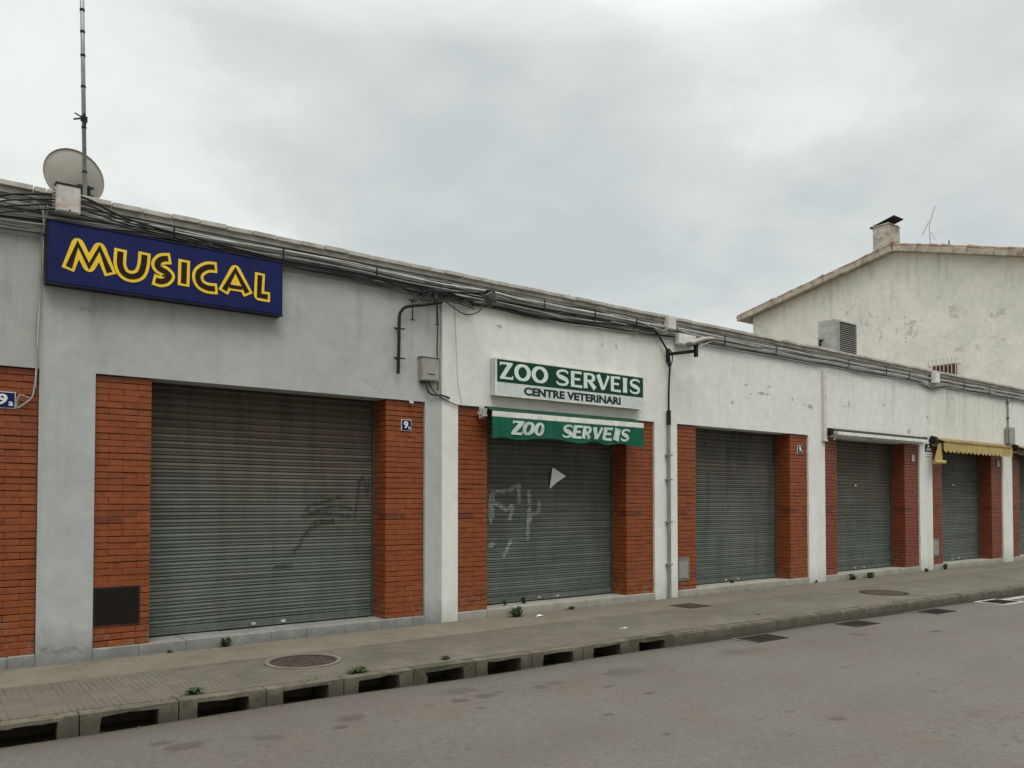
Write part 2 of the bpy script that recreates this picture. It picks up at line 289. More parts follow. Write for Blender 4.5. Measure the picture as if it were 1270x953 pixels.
def pavemat():
    m, t, b = newmat('grooved cement tiles'); p = t.pos(); x, y, z = t.sep(p)
    yy = t.m('ADD', y, t.m('MULTIPLY', x, .012))
    n = t.noise(p, .8, 6, .65)
    tile = t.mix(t.mr(n, .35, .65), (.118, .103, .080, 1), (.150, .134, .107, 1))
    # 20 cm tiles, each with its own tone
    cell = t.comb(t.m('FLOOR', t.m('DIVIDE', x, .2)), t.m('FLOOR', t.m('DIVIDE', y, .2)), 0.)
    wn = t.n.new('ShaderNodeTexWhiteNoise'); wn.noise_dimensions = '2D'; t.inp(wn.inputs['Vector'], cell)
    f = t.mr(wn.outputs['Value'], 0., 1., .92, 1.07)
    tile = t.mix(1., tile, t.comb(f, f, f), 'MULTIPLY')
    fx = t.m('FRACT', t.m('DIVIDE', x, .2)); fy = t.m('FRACT', t.m('DIVIDE', y, .2))
    jx = t.m('GREATER_THAN', t.m('ABSOLUTE', t.m('SUBTRACT', fx, .5)), .487)
    jy = t.m('GREATER_THAN', t.m('ABSOLUTE', t.m('SUBTRACT', fy, .5)), .487)
    joint = t.m('MAXIMUM', jx, jy)
    gx = t.m('GREATER_THAN', t.m('ABSOLUTE', t.m('SUBTRACT', t.m('FRACT', t.m('DIVIDE', x, .05)), .5)), .40)
    gmask = t.mr(t.noise(p, 1.0, 4, .6), .45, .52)
    wear = t.mr(t.noise(p, 6, 5, .7), .38, .58)
    groove = t.m('MULTIPLY', t.m('MULTIPLY', gx, gmask), wear)
    dk = t.m('MAXIMUM', t.m('MULTIPLY', joint, t.mr(wear, 0., 1., .35, .85)), t.m('MULTIPLY', groove, .9))
    tile = t.mix(dk, tile, (.065, .057, .045, 1))
    # pale screed strip along the shop fronts
    strip = t.mix(t.mr(t.noise(p, 1.6, 6, .65), .35, .65), (.165, .145, .112, 1), (.20, .178, .142, 1))
    slab = t.m('GREATER_THAN', t.m('ABSOLUTE', t.m('SUBTRACT', t.m('FRACT', t.m('DIVIDE', x, 1.3)), .5)), .4965)
    strip = t.mix(t.m('MULTIPLY', slab, .5), strip, (.09, .08, .06, 1))
    ed = t.m('ADD', y, t.m('MULTIPLY', t.noise(p, 1.2, 3), .08))
    sm = t.mr(ed, -.86, -.84)
    fade = t.mr(x, 5., 12., 1., .45)
    c = t.mix(t.m('MULTIPLY', sm, fade), tile, strip)
    line = t.m('LESS_THAN', t.m('ABSOLUTE', t.m('ADD', ed, .86)), .006)
    c = t.mix(t.m('MULTIPLY', line, .45), c, (.07, .06, .05, 1))
    # stains, chewing gum, dirt at the wall foot
    st = t.noise(p, 2.3, 8, .72); c = t.mix(t.m('MULTIPLY', t.mr(st, .5, .68), .4), c, (.09, .078, .06, 1))
    kb = t.m('ADD', t.m('ADD', y, t.m('MULTIPLY', x, .033)), 2.215 - .135)
    kb = t.m('ABSOLUTE', t.m('SUBTRACT', kb, t.m('MULTIPLY', t.noise(p, 9, 5, .7), .03)))
    c = t.mix(t.m('MULTIPLY', t.mr(kb, .0, .03, 1., 0.), .8), c, (.04, .036, .022, 1))
    f = t.mr(t.noise(p, 110, 4, .8), .3, .7, .65, 1.3); c = t.mix(1., c, t.comb(f, f, f), 'MULTIPLY')
    v = t.n.new('ShaderNodeTexVoronoi'); v.inputs['Scale'].default_value = 4.5; t.inp(v.inputs['Vector'], p)
    cs = t.sep(v.outputs['Color'])
    s2 = t.m('MULTIPLY', t.mr(v.outputs['Distance'], .08, .12, 1., 0.), t.mr(cs[0], .75, .8))
    c = t.mix(t.m('MULTIPLY', s2, .5), c, (.06, .05, .045, 1))
    wf = t.m('MULTIPLY', t.mr(t.m('ADD', y, t.m('MULTIPLY', t.noise(p, 5, 6, .7), -.16)), -.16, .0), .7)
    c = t.mix(wf, c, (.06, .052, .035, 1))
    t.inp(b.inputs['Base Color'], c); b.inputs['Roughness'].default_value = .88; b.inputs['Specular IOR Level'].default_value = .25
    hgt = t.m('SUBTRACT', t.m('MULTIPLY', t.noise(p, 60, 4, .6), .4), t.m('MAXIMUM', joint, groove))
    t.inp(b.inputs['Normal'], t.bump(hgt, .6, .004))
    return m
M['pave'] = pavemat()

def kerbmat(name='kerb concrete', moss=.0):
    m, t, b = newmat(name); p = t.pos(); x, y, z = t.sep(p)
    n = t.noise(p, 3, 7, .7); c = t.mix(t.mr(n, .35, .65), (.095, .080, .056, 1), (.155, .137, .102, 1))
    n2 = t.noise(p, 7, 7, .75); c = t.mix(t.m('MULTIPLY', t.mr(n2, .46, .56), .65), c, (.060, .052, .034, 1))
    if moss: c = t.mix(t.m('MULTIPLY', t.mr(t.noise(p, 5, 7, .7), .4, .52), moss), c, (.045, .047, .022, 1))
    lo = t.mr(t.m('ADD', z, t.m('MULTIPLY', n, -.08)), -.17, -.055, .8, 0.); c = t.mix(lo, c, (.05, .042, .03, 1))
    t.inp(b.inputs['Base Color'], c); b.inputs['Roughness'].default_value = .9
    t.inp(b.inputs['Normal'], t.bump(t.noise(p, 40, 6, .7), .8, .008))
    return m
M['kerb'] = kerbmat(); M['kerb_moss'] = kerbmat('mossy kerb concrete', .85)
M['pit'] = plain('silted drain wall', (.17, .13, .095), .95, dirt_amt=.5)
M['earth'] = plain('dry ground', (.14, .12, .09), .95)

# ------------------------------------------------------------------ mesh helpers
def wloc(o):
    v = Vector((0, 0, 0))
    while o is not None: v += o.location; o = o.parent
    return v

def obj(name, bm, mat, parent=None, smooth=False, bevel=0.):
    """link bm (built in world coordinates) as one mesh object under parent"""
    me = bpy.data.meshes.new(name)
    bmesh.ops.recalc_face_normals(bm, faces=bm.faces)
    if bevel: bmesh.ops.bevel(bm, geom=bm.edges[:], offset=bevel, segments=1, affect='EDGES', clamp_overlap=True)
    if parent is not None: bmesh.ops.translate(bm, verts=bm.verts, vec=-wloc(parent))
    bm.to_mesh(me); bm.free()
    o = bpy.data.objects.new(name, me); COL.objects.link(o)
    for mm in (mat if isinstance(mat, (list, tuple)) else [mat]): me.materials.append(M[mm])
    if smooth:
        for p in me.polygons: p.use_smooth = True
    if parent is not None: o.parent = parent
    return o

def tag(o, label=None, cat=None, group=None, kind=None):
    if label: o['label'] = label
    if cat: o['category'] = cat
    if group: o['group'] = group
    if kind: o['kind'] = kind
    return o

def thing(name, label, cat, loc=(0, 0, 0), group=None):
    o = bpy.data.objects.new(name, None); COL.objects.link(o); o.location = loc; o.empty_display_size = .1
    return tag(o, label, cat, group)

def struct(name, bm, mat, **k): return tag(obj(name, bm, mat, None, **k), kind='structure')

def copy_tree(o, parent=None):
    c = o.copy(); COL.objects.link(c); c.parent = parent
    for ch in list(o.children): copy_tree(ch, c)
    return c

def B(): return bmesh.new()

def box(bm, x0, x1, y0, y1, z0, z1, rot=None, piv=None):
    vs = [bm.verts.new(v) for v in ((x0, y0, z0), (x1, y0, z0), (x1, y1, z0), (x0, y1, z0), (x0, y0, z1), (x1, y0, z1), (x1, y1, z1), (x0, y1, z1))]
    for f in ((0, 3, 2, 1), (4, 5, 6, 7), (0, 1, 5, 4), (1, 2, 6, 5), (2, 3, 7, 6), (3, 0, 4, 7)): bm.faces.new([vs[i] for i in f])
    if rot is not None:
        piv = Vector(piv) if piv is not None else Vector(((x0 + x1) / 2, (y0 + y1) / 2, (z0 + z1) / 2))
        bmesh.ops.rotate(bm, verts=vs, cent=piv, matrix=rot)
    return vs

def bbox(x0, x1, y0, y1, z0, z1, bev=.004):
    bm = B(); box(bm, x0, x1, y0, y1, z0, z1)
    bmesh.ops.bevel(bm, geom=bm.edges[:], offset=bev, segments=2, affect='EDGES')
    return bm

def prism(bm, pts, a0, a1, axis='y'):
    """polygon pts in the plane across axis, extruded a0..a1; y: (x,z), x: (y,z), z: (x,y)"""
    mk = {'y': lambda p, a: (p[0], a, p[1]), 'x': lambda p, a: (a, p[0], p[1]), 'z': lambda p, a: (p[0], p[1], a)}[axis]
    A = [bm.verts.new(mk(p, a0)) for p in pts]; C = [bm.verts.new(mk(p, a1)) for p in pts]
    tris = tessellate_polygon([[Vector((p[0], p[1], 0)) for p in pts]])
    for t in tris:
        bm.faces.new([A[i] for i in t]); bm.faces.new([C[i] for i in reversed(t)])
    n = len(pts)
    for i in range(n):
        j = (i + 1) % n; bm.faces.new((A[i], A[j], C[j], C[i]))
    return A + C

def smooth_path(pts, k=6):
    pts = [Vector(p) for p in pts]
    if len(pts) < 3: return pts
    out = []
    for i in range(len(pts) - 1):
        p0 = pts[max(i - 1, 0)]; p1 = pts[i]; p2 = pts[i + 1]; p3 = pts[min(i + 2, len(pts) - 1)]
        for j in range(k):
            t = j / k
            out.append(.5 * ((2 * p1) + (-p0 + p2) * t + (2 * p0 - 5 * p1 + 4 * p2 - p3) * t * t + (-p0 + 3 * p1 - 3 * p2 + p3) * t ** 3))
    out.append(pts[-1]); return out

def tube(bm, pts, r, n=8, r1=None, cap=True):
    pts = [Vector(p) for p in pts]; rings = []
    up = Vector((0, 0, 1)); prev = None
    for i, p in enumerate(pts):
        d = (pts[min(i + 1, len(pts) - 1)] - pts[max(i - 1, 0)]).normalized()
        if prev is None:
            u = d.cross(up)
            if u.length < .1: u = d.cross(Vector((1, 0, 0)))
        else: u = prev - d * prev.dot(d)
        u.normalize(); prev = u; w = d.cross(u)
        rr = r if r1 is None else r + (r1 - r) * i / (len(pts) - 1)
        rings.append([bm.verts.new(p + (u * math.cos(2 * PI * k / n) + w * math.sin(2 * PI * k / n)) * rr) for k in range(n)])
    for a, b in zip(rings, rings[1:]):
        for k in range(n): bm.faces.new((a[k], a[(k + 1) % n], b[(k + 1) % n], b[k]))
    if cap: bm.faces.new(rings[0][::-1]); bm.faces.new(rings[-1])

def dots(bm, pts, r, yf, yb):
    for i, (x, z) in enumerate(pts): tube(bm, [(x, yf - .0001 * i, z), (x, yb, z)], r, 16)

def ribbon(bm, pts, w, yf, yb, lim=2.2):
    """flat mitred stroke in the x-z plane, front at yf, back at yb; w one width or one per point"""
    n = len(pts); ws = w if isinstance(w, (list, tuple)) else [w] * n
    P = [Vector((p[0], p[1])) for p in pts]; Lf = []; Rt = []
    for i in range(n):
        a = (P[i] - P[i - 1]).normalized() if i else None
        b = (P[i + 1] - P[i]).normalized() if i < n - 1 else None
        if a is None: a = b
        if b is None: b = a
        na = Vector((-a.y, a.x)); nb = Vector((-b.y, b.x)); m = (na + nb).normalized(); k = min(1 / max(m.dot(na), .3), lim)
        Lf.append(P[i] + m * ws[i] / 2 * k); Rt.append(P[i] - m * ws[i] / 2 * k)
    F = [[bm.verts.new((q.x, y, q.y)) for q in s] for y in (yf, yb) for s in (Lf, Rt)]
    lf, rf, lb, rb = F
    for i in range(n - 1):
        bm.faces.new((lf[i], rf[i], rf[i + 1], lf[i + 1])); bm.faces.new((lf[i], lf[i + 1], lb[i + 1], lb[i])); bm.faces.new((rf[i + 1], rf[i], rb[i], rb[i + 1]))
    bm.faces.new((lf[0], lb[0], rb[0], rf[0])); bm.faces.new((lf[-1], rf[-1], rb[-1], lb[-1]))

def text_mesh(txt, x0, x1, z0, z1, y, depth=.004, bold=.0, shear=0., xs=1.):
    """built-in font text fitted into a rectangle on a plane facing -y"""
    cu = bpy.data.curves.new('lettering', 'FONT'); cu.body = txt; cu.extrude = .02; cu.offset = bold; cu.resolution_u = 3
    o = bpy.data.objects.new('lettering', cu); COL.objects.link(o)
    bpy.context.view_layer.update()
    me = bpy.data.meshes.new_from_object(o.evaluated_get(bpy.context.evaluated_depsgraph_get()))
    bpy.data.objects.remove(o); bm = B(); bm.from_mesh(me); bpy.data.meshes.remove(me)
    xs_ = [v.co.x for v in bm.verts]; ys_ = [v.co.y for v in bm.verts]
    a, b, c, d = min(xs_), max(xs_), min(ys_), max(ys_)
    for v in bm.verts:
        u = (v.co.x - a) / (b - a); w = (v.co.y - c) / (d - c); f = v.co.z > 0
        v.co = Vector((x0 + u * (x1 - x0) + shear * w * (z1 - z0), y - (depth if f else 0), z0 + w * (z1 - z0)))
    return bm

# ------------------------------------------------------------------ ground, road, pavement
KS = -.033                                    # the kerb runs very slightly away from the shop fronts
KY = lambda x: -2.215 + KS * x
bm = B(); box(bm, -400, 400, -400, 400, -1.2, -.62); struct('ground', bm, 'earth')
def sheet(name, pts, z, mat, kind='structure', nx=1):
    bm = B(); bm.faces.new([bm.verts.new((x, y, z)) for x, y in pts]); bm.normal_update()
    o = obj(name, bm, mat); return tag(o, kind=kind)
bm = B()
xs = [-30 + i * .5 for i in range(181)]
rows = []
for y_off in (0., -.15, -.4, -1., -2, -4, -9, -16):
    rows.append([bm.verts.new((x, KY(x) + y_off, -.15 + (0. if y_off == 0 else -.0) + (-.008 * math.sin(x * 1.7) * math.exp(y_off * 2)) + min(.10, -y_off * .02))) for x in xs])
for a, b in zip(rows, rows[1:]):
    for i in range(len(xs) - 1): bm.faces.new((a[i], b[i], b[i + 1], a[i + 1]))
struct('road', bm, 'road')
ROADZ = lambda x, y: -.15 + min(.10, -(y - KY(x)) * .02)
bm = B()
box(bm, -30, 60, -16.5 - 1, -14.5, -.4, .0); struct('far_pavement', bm, 'kerb')
bm = B()
prism(bm, [(-30, .0), (60, .0), (60, KY(60) + .135), (-30, KY(-30) + .135)], -.05, 0, 'z')
struct('pavement', bm, 'pave')
bm = B(); prism(bm, [(-30, .0), (60, .0), (60, .6), (-30, .6)], -.4, -.06, 'z'); struct('ground_bed', bm, 'earth')

# plain kerb stones after the row of drain inlets (and before it, out of frame)
def kerb_run(x0, x1, step):
    bm = B(); x = x0
    while x < x1 - .05:
        xe = min(x + step, x1); j = R.uniform(-.006, .006); dz = R.uniform(-.007, .005)
        y = KY((x + xe) / 2)
        vs = box(bm, x + .004, xe - .004, y + j, y + .13 + j, -.42, .004 + dz, Matrix.Rotation(math.atan(KS), 3, 'Z'))
        x = xe
    bmesh.ops.bevel(bm, geom=[e for e in bm.edges if all(v.co.z > -.1 for v in e.verts)], offset=.018, segments=3, affect='EDGES')
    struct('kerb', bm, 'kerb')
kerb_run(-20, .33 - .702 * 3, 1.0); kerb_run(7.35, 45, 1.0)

# kerb drain inlets: concrete blocks with a dark mouth
desc = ['clean pale concrete kerb inlet nearest the camera', 'kerb inlet second from the camera, with dry silt in its mouth', 'kerb inlet just past the small weed on the pavement edge',
        'kerb inlet in front of the round manhole cover', 'kerb inlet beside the weed growing past the manhole cover', 'mossy worn kerb inlet with a broken mouth in front of the grey pier',
        'kerb inlet in front of the brick panel with the green awning end', 'pale kerb inlet in front of the veterinary shutter', 'kerb inlet next to last before the plain kerb',
        'crumbling mossy kerb inlet where the plain kerb begins']
for k in range(-3, 10):
    x0 = .33 + .702 * k; xc = x0 + .351; y = KY(xc)
    lab = desc[k] if k >= 0 else 'concrete kerb inlet beside the road, behind the edge of view'
    t = thing('kerb_inlet', lab, 'kerb inlet', (xc, y, -.15), 'drain inlets in a row along the kerb')
    mossy = k in (5, 9)
    r = lambda s: R.uniform(-s, s)
    e = .016 if mossy else .006
    zt = -.030 - (.01 if mossy else 0)
    bm = B(); a = -.346; b_ = .346; o0 = -.21; o1 = .21
    poly = [(xc + a, -.30), (xc + a, .004), (xc + b_, .004), (xc + b_, -.30), (xc + o1, -.30), (xc + o1 + r(e), -.10), (xc + o1 - .006 + r(e), zt + r(e)),
            (xc + .1, zt + .002 + r(e)), (xc, zt + r(e)), (xc - .1, zt + r(e)), (xc + o0 + .006 + r(e), zt + r(e)), (xc + o0 + r(e), -.10), (xc + o0, -.30)]
    prism(bm, poly, y, y + .13)
    bmesh.ops.bevel(bm, geom=[ed for ed in bm.edges if abs(ed.verts[0].co.y - ed.verts[1].co.y) < 1e-6 and ed.is_manifold and ed.calc_face_angle(0) > 1], offset=.008, segments=2, affect='EDGES')
    for v in bm.verts:
        if v.co.z > -.2: v.co += Vector((R.uniform(-.002, .002), R.uniform(-.004, .004), R.uniform(-.003, .001)))
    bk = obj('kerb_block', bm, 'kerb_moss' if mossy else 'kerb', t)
    bm = B()
    box(bm, xc - .26, xc - .235, y + .132, y + .5, -.45, -.055); box(bm, xc + .235, xc + .26, y + .132, y + .5, -.45, -.055)
    box(bm, xc - .234, xc + .234, y + .48, y + .5, -.45, -.055); box(bm, xc - .234, xc + .234, y + .0, y + .478, -.47, -.215)
    obj('drain_pit', bm, 'pit', t)
    t.rotation_euler.z = math.atan(KS)

# ------------------------------------------------------------------ shop units
S_ = [-2.90, 1.482, 5.867, 10.236, 14.63, 19.09, 23.52]
E_ = [.987, 5.354, 9.690, 14.057, 18.49, 22.93, 27.35]
bounds = [-3.15, 1.02, 5.613, 9.96, 14.34, 18.79, 23.22, 27.58]
H = 2.90
SP = [(0., .009), (.086, .009), (.092, -.011), (.17, -.015), (.30, -.004), (.45, -.007), (.62, -.0135), (.80, -.009), (1., -.001)]
def slat_y(z, z0, pitch, y):
    t = ((z - z0) / pitch) % 1.
    for (a, p), (b, q) in zip(SP, SP[1:]):
        if t <= b: return y + p + (q - p) * (t - a) / (b - a)
    return y
def unit(k, label, wallmat, brick, shmat, stepmat, sw=(.541, .554)):
    x0, x1 = bounds[k], bounds[k + 1]; s, e = S_[k], E_[k]
    U = thing('shop_unit', label, 'shop unit', ((x0 + x1) / 2, 0, 0), 'single storey shop units in the row')
    # wall: pier, fascia, pier in one skin
    bm = B(); pts = [(x0, -.05), (s, -.05), (s, H), (e, H), (e, -.05), (x1, -.05), (x1, 4.56), (x0, 4.56)]
    prism(bm, pts, 0, .30)
    obj('wall', bm, wallmat, U)
    # coping bed and its tiles
    bm = B(); box(bm, x0 + .001, x1 - .001, -.035, .30, 4.562, 4.615); obj('coping_bed', bm, 'coping_low', U)
    bm = B(); x = x0
    while x < x1 - .02:
        xe = min(x + .29, x1); j = R.uniform(-.008, .008); dz = R.uniform(-.004, .004)
        box(bm, x + .006, xe - .006, -.075 + j, .34, 4.617 + dz, 4.668 + dz, Matrix.Rotation(R.uniform(-.012, .012), 3, 'Y'))
        x = xe
    obj('coping_tiles', bm, 'coping', U, bevel=.004)
    bm = B(); box(bm, x0 + .001, x1 - .001, .302, 9.0, 4.30, 4.45); obj('roof', bm, 'roof', U)
    bm = B(); box(bm, x0 + .001, x1 - .001, 8.8, 9.0, -.05, 4.29)
    box(bm, x0 + .001, x0 + .05, .75, 8.79, -.05, 4.29); box(bm, x1 - .05, x1 - .001, .75, 8.79, -.05, 4.29)
    obj('rear_wall', bm, 'interior', U)
    # threshold
    bm = B(); x = s + .002
    while x < e - .05:
        xe = min(x + R.uniform(.42, .5), e - .002)
        if e - xe < .1: xe = e - .002
        box(bm, x, xe - .002, -.012 + R.uniform(-.003, .003), .62, -.05, .112 + R.uniform(-.003, .003)); x = xe
    obj('door_sill', bm, stepmat, U, bevel=.006)
    # brick panels with their reveals
    for side in (0, 1):
        a, b = (s + .004, s + sw[0]) if side == 0 else (e - sw[1], e - .004)
        P = thing('brick_panel', None, None, ((a + b) / 2 - U.location.x, .04, .112)); P.parent = U
        bm = B(); box(bm, a + .006, b - .006, .046, .40, .114, H - .004); obj('mortar', bm, 'mortar', P)
        bm = B(); n = 42; ph = (H - .118) / n
        for i in range(n):
            z0 = .115 + i * ph; z1 = z0 + ph - R.uniform(.004, .010)
            bond = [(.0, .2665), (.2683, b - a)] if i % 2 else [(.0, .1335), (.1353, .4045), (.4063, b - a)]
            if side: bond = [(b - a - q, b - a - p) for p, q in bond][::-1]
            for m_, (p, q) in enumerate(bond):
                j = R.uniform(-.0045, .0045); last = (m_ == len(bond) - 1) if side == 0 else (m_ == 0)
                dz = R.uniform(-.002, .002)
                y1 = (.26 if i % 2 else .135) if last else .10
                box(bm, a + p, a + q, .035 + j, y1, z0 + dz, z1 + dz)
                if last:
                    xx0, xx1 = (a + q - .115, a + q + R.uniform(-.002, .002)) if side == 0 else (a + p + R.uniform(-.002, .002), a + p + .115)
                    box(bm, xx0, xx1, y1 + .008, .41, z0 + dz, z1 + dz)
        obj('bricks', bm, brick, P, bevel=.003)
    # roller shutter
    a, b = s + sw[0], e - sw[1]; y = .385; zs = .215; pitch = .0790 if k == 1 else .0715
    SH = thing('roller_shutter', None, None, ((a + b) / 2 - U.location.x, y, .115)); SH.parent = U
    bm = B(); cs = []; z = zs; cuts = [a + .02 + (b - a - .04) * i / 14 for i in range(15)]
    while z < H + .05:
        for f in (.003, .084, .094, .17, .235, .30, .45, .54, .62, .72, .85, .995):
            zz = z + f * pitch; cs.append((slat_y(zz, zs, pitch, y), zz))
        z += pitch
    ri = R.random() * 9
    grid = [[bm.verts.new((x, yy + .007 * math.sin(x * 1.9 + ri) * math.sin(zz * 1.3 + ri) + .012 * math.exp(-((x - (a + b) / 2 - .3) / .35) ** 2 - ((zz - .65) / .13) ** 2), zz + .002 * math.sin(x * 2.3 + zz))) for x in cuts] for yy, zz in cs]
    for r0, r1 in zip(grid, grid[1:]):
        for i in range(len(cuts) - 1): bm.faces.new((r0[i], r0[i + 1], r1[i + 1], r1[i]))
    obj('slats', bm, shmat, SH)
    bm = B(); box(bm, a + .02, b - .02, y - .022, y + .01, .135, .212); box(bm, a + .02, b - .02, y - .030, y + .012, .128, .143); obj('bottom_bar', bm, shmat, SH, bevel=.003)
    bm = B(); box(bm, a + .02, b - .02, y - .012, y + .006, .113, .127); obj('rubber_seal', bm, 'rubber', SH)
    for q in (a, b - .03):
        bm = B(); box(bm, q + .001, q + .012 if q == a else q + .029, y - .045, y + .03, .113, H); box(bm, q + .001, q + .029, y - .05, y - .045, .113, H)
        obj('guide_rail', bm, 'rail', SH)
    mid = (a + b) / 2
    for q in (-.2, .16):
        bm = B(); box(bm, mid + q, mid + q + .055, y - .034, y - .023, .15, .175); box(bm, mid + q + .018, mid + q + .036, y - .046, y - .034, .145, .18)
        obj('lock', bm, 'white_dirty', SH, bevel=.002)
    return U, SH, (a, b, y, zs, pitch)

U0 = unit(0, 'grey beige shop unit beside the blue 9a plate, with only its brick edge in view', 'grey_plain', 'brick', 'shutter_a', 'step_grey')
U1 = unit(1, 'blue grey shop unit with the widest closed shutter, below the navy MUSICAL sign', 'grey', 'brick', 'shutter_a', 'step_grey')
U2 = unit(2, 'white shop unit with ZOO SERVEIS sign and green awning over its closed shutter', 'white_vet', 'brick', 'shutter_b', 'step_white', (.504, .61))
U3 = unit(3, 'white shop unit with flaking paint and no awning or sign, next to the grey conduit', 'white_a', 'brick', 'shutter_d', 'step_white', (.511, .565))
U4 = unit(4, 'white shop unit with a folded white awning bar above its closed shutter', 'white_b', 'brick_dull', 'shutter_e', 'step_white', (.485, .62))
U5 = unit(5, 'white streaked shop unit with the yellow scalloped awning above its closed shutter', 'white_c', 'brick_dull', 'shutter_c', 'step_white', (.53, .60))
U6 = unit(6, 'farthest shop unit with a tan awning, only its brick edge and shutter edge in view', 'white_b', 'brick_dull', 'shutter_b', 'step_white', (.53, .60))

# graffiti on two shutters: sprayed only where the slats bulge outward
def graffiti(strokes, info, parent, mat, w, drop, name='graffiti'):
    a, b, y, zs, pitch = info; cx, cz = .012, pitch / 9; cells = set()
    for st in strokes:
        P = smooth_path([(p[0], 0, p[1]) for p in st], 6)
        for p, q in zip(P, P[1:]):
            n = max(1, int((q - p).length / .004))
            for i in range(n):
                c = p.lerp(q, i / n); ww = w * R.uniform(.55, 1.1)
                for dx in range(-4, 5):
                    for dz in range(-5, 6):
                        if (dx * cx) ** 2 + (dz * cz) ** 2 < (ww / 2) ** 2: cells.add((int(c.x / cx) + dx, int((c.z - zs) / cz) + dz))
    bm = B(); rr = random.Random(3)
    for (i, j) in cells:
        if not (.11 < ((j + .5) / 9) % 1 < .95) or rr.random() < drop: continue
        x0, x1 = i * cx, (i + 1) * cx; z0 = zs + j * cz; z1 = z0 + cz
        ys = [slat_y(z, zs, pitch, y) - .0105 for z in (z0 + 1e-4, z1 - 1e-4)]
        vs = [bm.verts.new(v) for v in ((x0, ys[0], z0), (x1, ys[0], z0), (x1, ys[1], z1), (x0, ys[1], z1))]; bm.faces.new(vs)
    obj(name, bm, mat, parent)
gz = [[(6.66, 1.37), (6.68, 1.70), (6.9, 1.75), (7.026, 1.767), (7.176, 1.859)], [(6.68, 1.6), (6.78, 1.559), (6.95, 1.48), (7.063, 1.529), (7.007, 1.336)], [(7.176, 1.828), (7.176, 1.588)], [(6.70, 1.70), (6.70, 1.36)],
      [(7.359, 1.755), (7.374, 1.588), (7.359, 1.346), (7.336, 1.029)], [(7.561, 1.573), (7.542, 1.435), (7.444, 1.406)], [(6.64, .95), (6.715, .988)], [(7.026, 1.023), (6.896, .791)], [(7.386, 1.315), (7.425, 1.436)], [(6.69, 1.42), (6.66, 1.3)]]
graffiti(gz, U2[2], U2[1], 'spray_white', .062, .34)
gb = [[(3.816, 1.116), (3.948, 1.276), (4.261, 1.381)], [(3.889, 1.495), (3.946, 1.568), (4.101, 1.586)], [(3.833, 1.423), (4.102, 1.457), (4.504, 1.416)], [(3.928, 1.459), (4.26, 1.549), (4.503, 1.51)],
      [(4.062, 1.586), (4.339, 1.661)], [(4.524, 1.378), (4.577, 1.643), (4.605, 1.871), (4.667, 1.891)], [(4.563, 1.832), (4.646, 1.91)], [(4.688, 1.872), (4.71, 1.681)], [(4.73, 1.892), (4.74, 1.758)],
      [(3.948, 1.313), (4.064, 1.366), (4.261, 1.344)], [(3.503, .824), (3.724, .831)], [(3.723, .993), (3.835, 1.097)]]
graffiti(gb, U1[2], U1[1], 'spray_black', .020, .14)

# ------------------------------------------------------------------ signs
t = thing('shop_sign', 'navy blue box sign reading MUSICAL in yellow outlined letters', 'sign', (2.19, 0, 3.72))
bm = bbox(1.012, 3.375, -.138, -.004, 3.722, 4.345, .006); obj('casing', bm, 'navy_frame', t)
bm = bbox(1.03, 3.357, -.146, -.1385, 3.74, 4.328, .002); obj('face_panel', bm, 'navy', t)
bm = B()
for q in ((1.012, 3.375, 3.716, 3.732), (1.012, 3.375, 4.334, 4.349)): box(bm, q[0] - .002, q[1] + .002, -.152, -.139, q[2], q[3])
obj('trim', bm, 'navy_frame', t)
GL = {'M': [(1.206, 3.899), (1.283, 4.149), (1.384, 3.941), (1.477, 4.142), (1.572, 3.908)],
 'U': [(1.669, 4.148), (1.666, 4.012), (1.703, 3.929), (1.776, 3.905), (1.853, 3.945), (1.887, 4.041), (1.896, 4.155)],
 'S': [(2.132, 4.156), (2.064, 4.139), (2.023, 4.087), (2.037, 4.04), (2.106, 4.009), (2.138, 3.972), (2.106, 3.923), (2.054, 3.902), (2.003, 3.91)],
 'I': [(2.29, 4.15), (2.286, 3.914)],
 'C': [(2.61, 4.148), (2.528, 4.136), (2.45, 4.076), (2.431, 4.006), (2.462, 3.939), (2.536, 3.911), (2.616, 3.915)],
 'A': [(2.71, 3.913), (2.831, 4.158), (2.966, 3.922)], 'L': [(3.106, 4.151), (3.097, 3.915), (3.201, 3.915)]}
def ext(pts, d):
    a = Vector(pts[0]) + (Vector(pts[0]) - Vector(pts[1])).normalized() * d
    b = Vector(pts[-1]) + (Vector(pts[-1]) - Vector(pts[-2])).normalized() * d
    return [tuple(a)] + list(pts[1:-1]) + [tuple(b)]
for n_, (ch, pts) in enumerate(GL.items()):
    P = [(v.x, v.z) for v in smooth_path([(p[0], 0, p[1]) for p in pts], 5)] if ch in 'USC' else pts
    bm = B(); yo = n_ % 2 * .0006
    E0 = ext(P, .022); straight = ch in 'MAL'
    if straight:
        for q, (u_, v_) in enumerate(zip(E0, E0[1:])): ribbon(bm, [u_, v_], .112, -.1515 - yo - .0002 * q, -.1455)
        dots(bm, E0[1:-1], .055, -.1521 - yo, -.1455)
    else: ribbon(bm, E0, .118, -.1515 - yo, -.1455, 1.4)
    if ch == 'A': ribbon(bm, [(2.76, 3.975), (2.915, 3.975)], .10, -.1512 - yo, -.1455)
    lt = obj('letter', bm, 'yellow', t)
    bm = B(); ribbon(bm, ext(P, -.004), .057, -.1545 - yo, -.1530, 1.25)
    if ch == 'A': ribbon(bm, [(2.768, 3.968), (2.908, 3.968)], .040, -.1541 - yo, -.1530)
    obj('letter_core', bm, 'letter_core', lt)

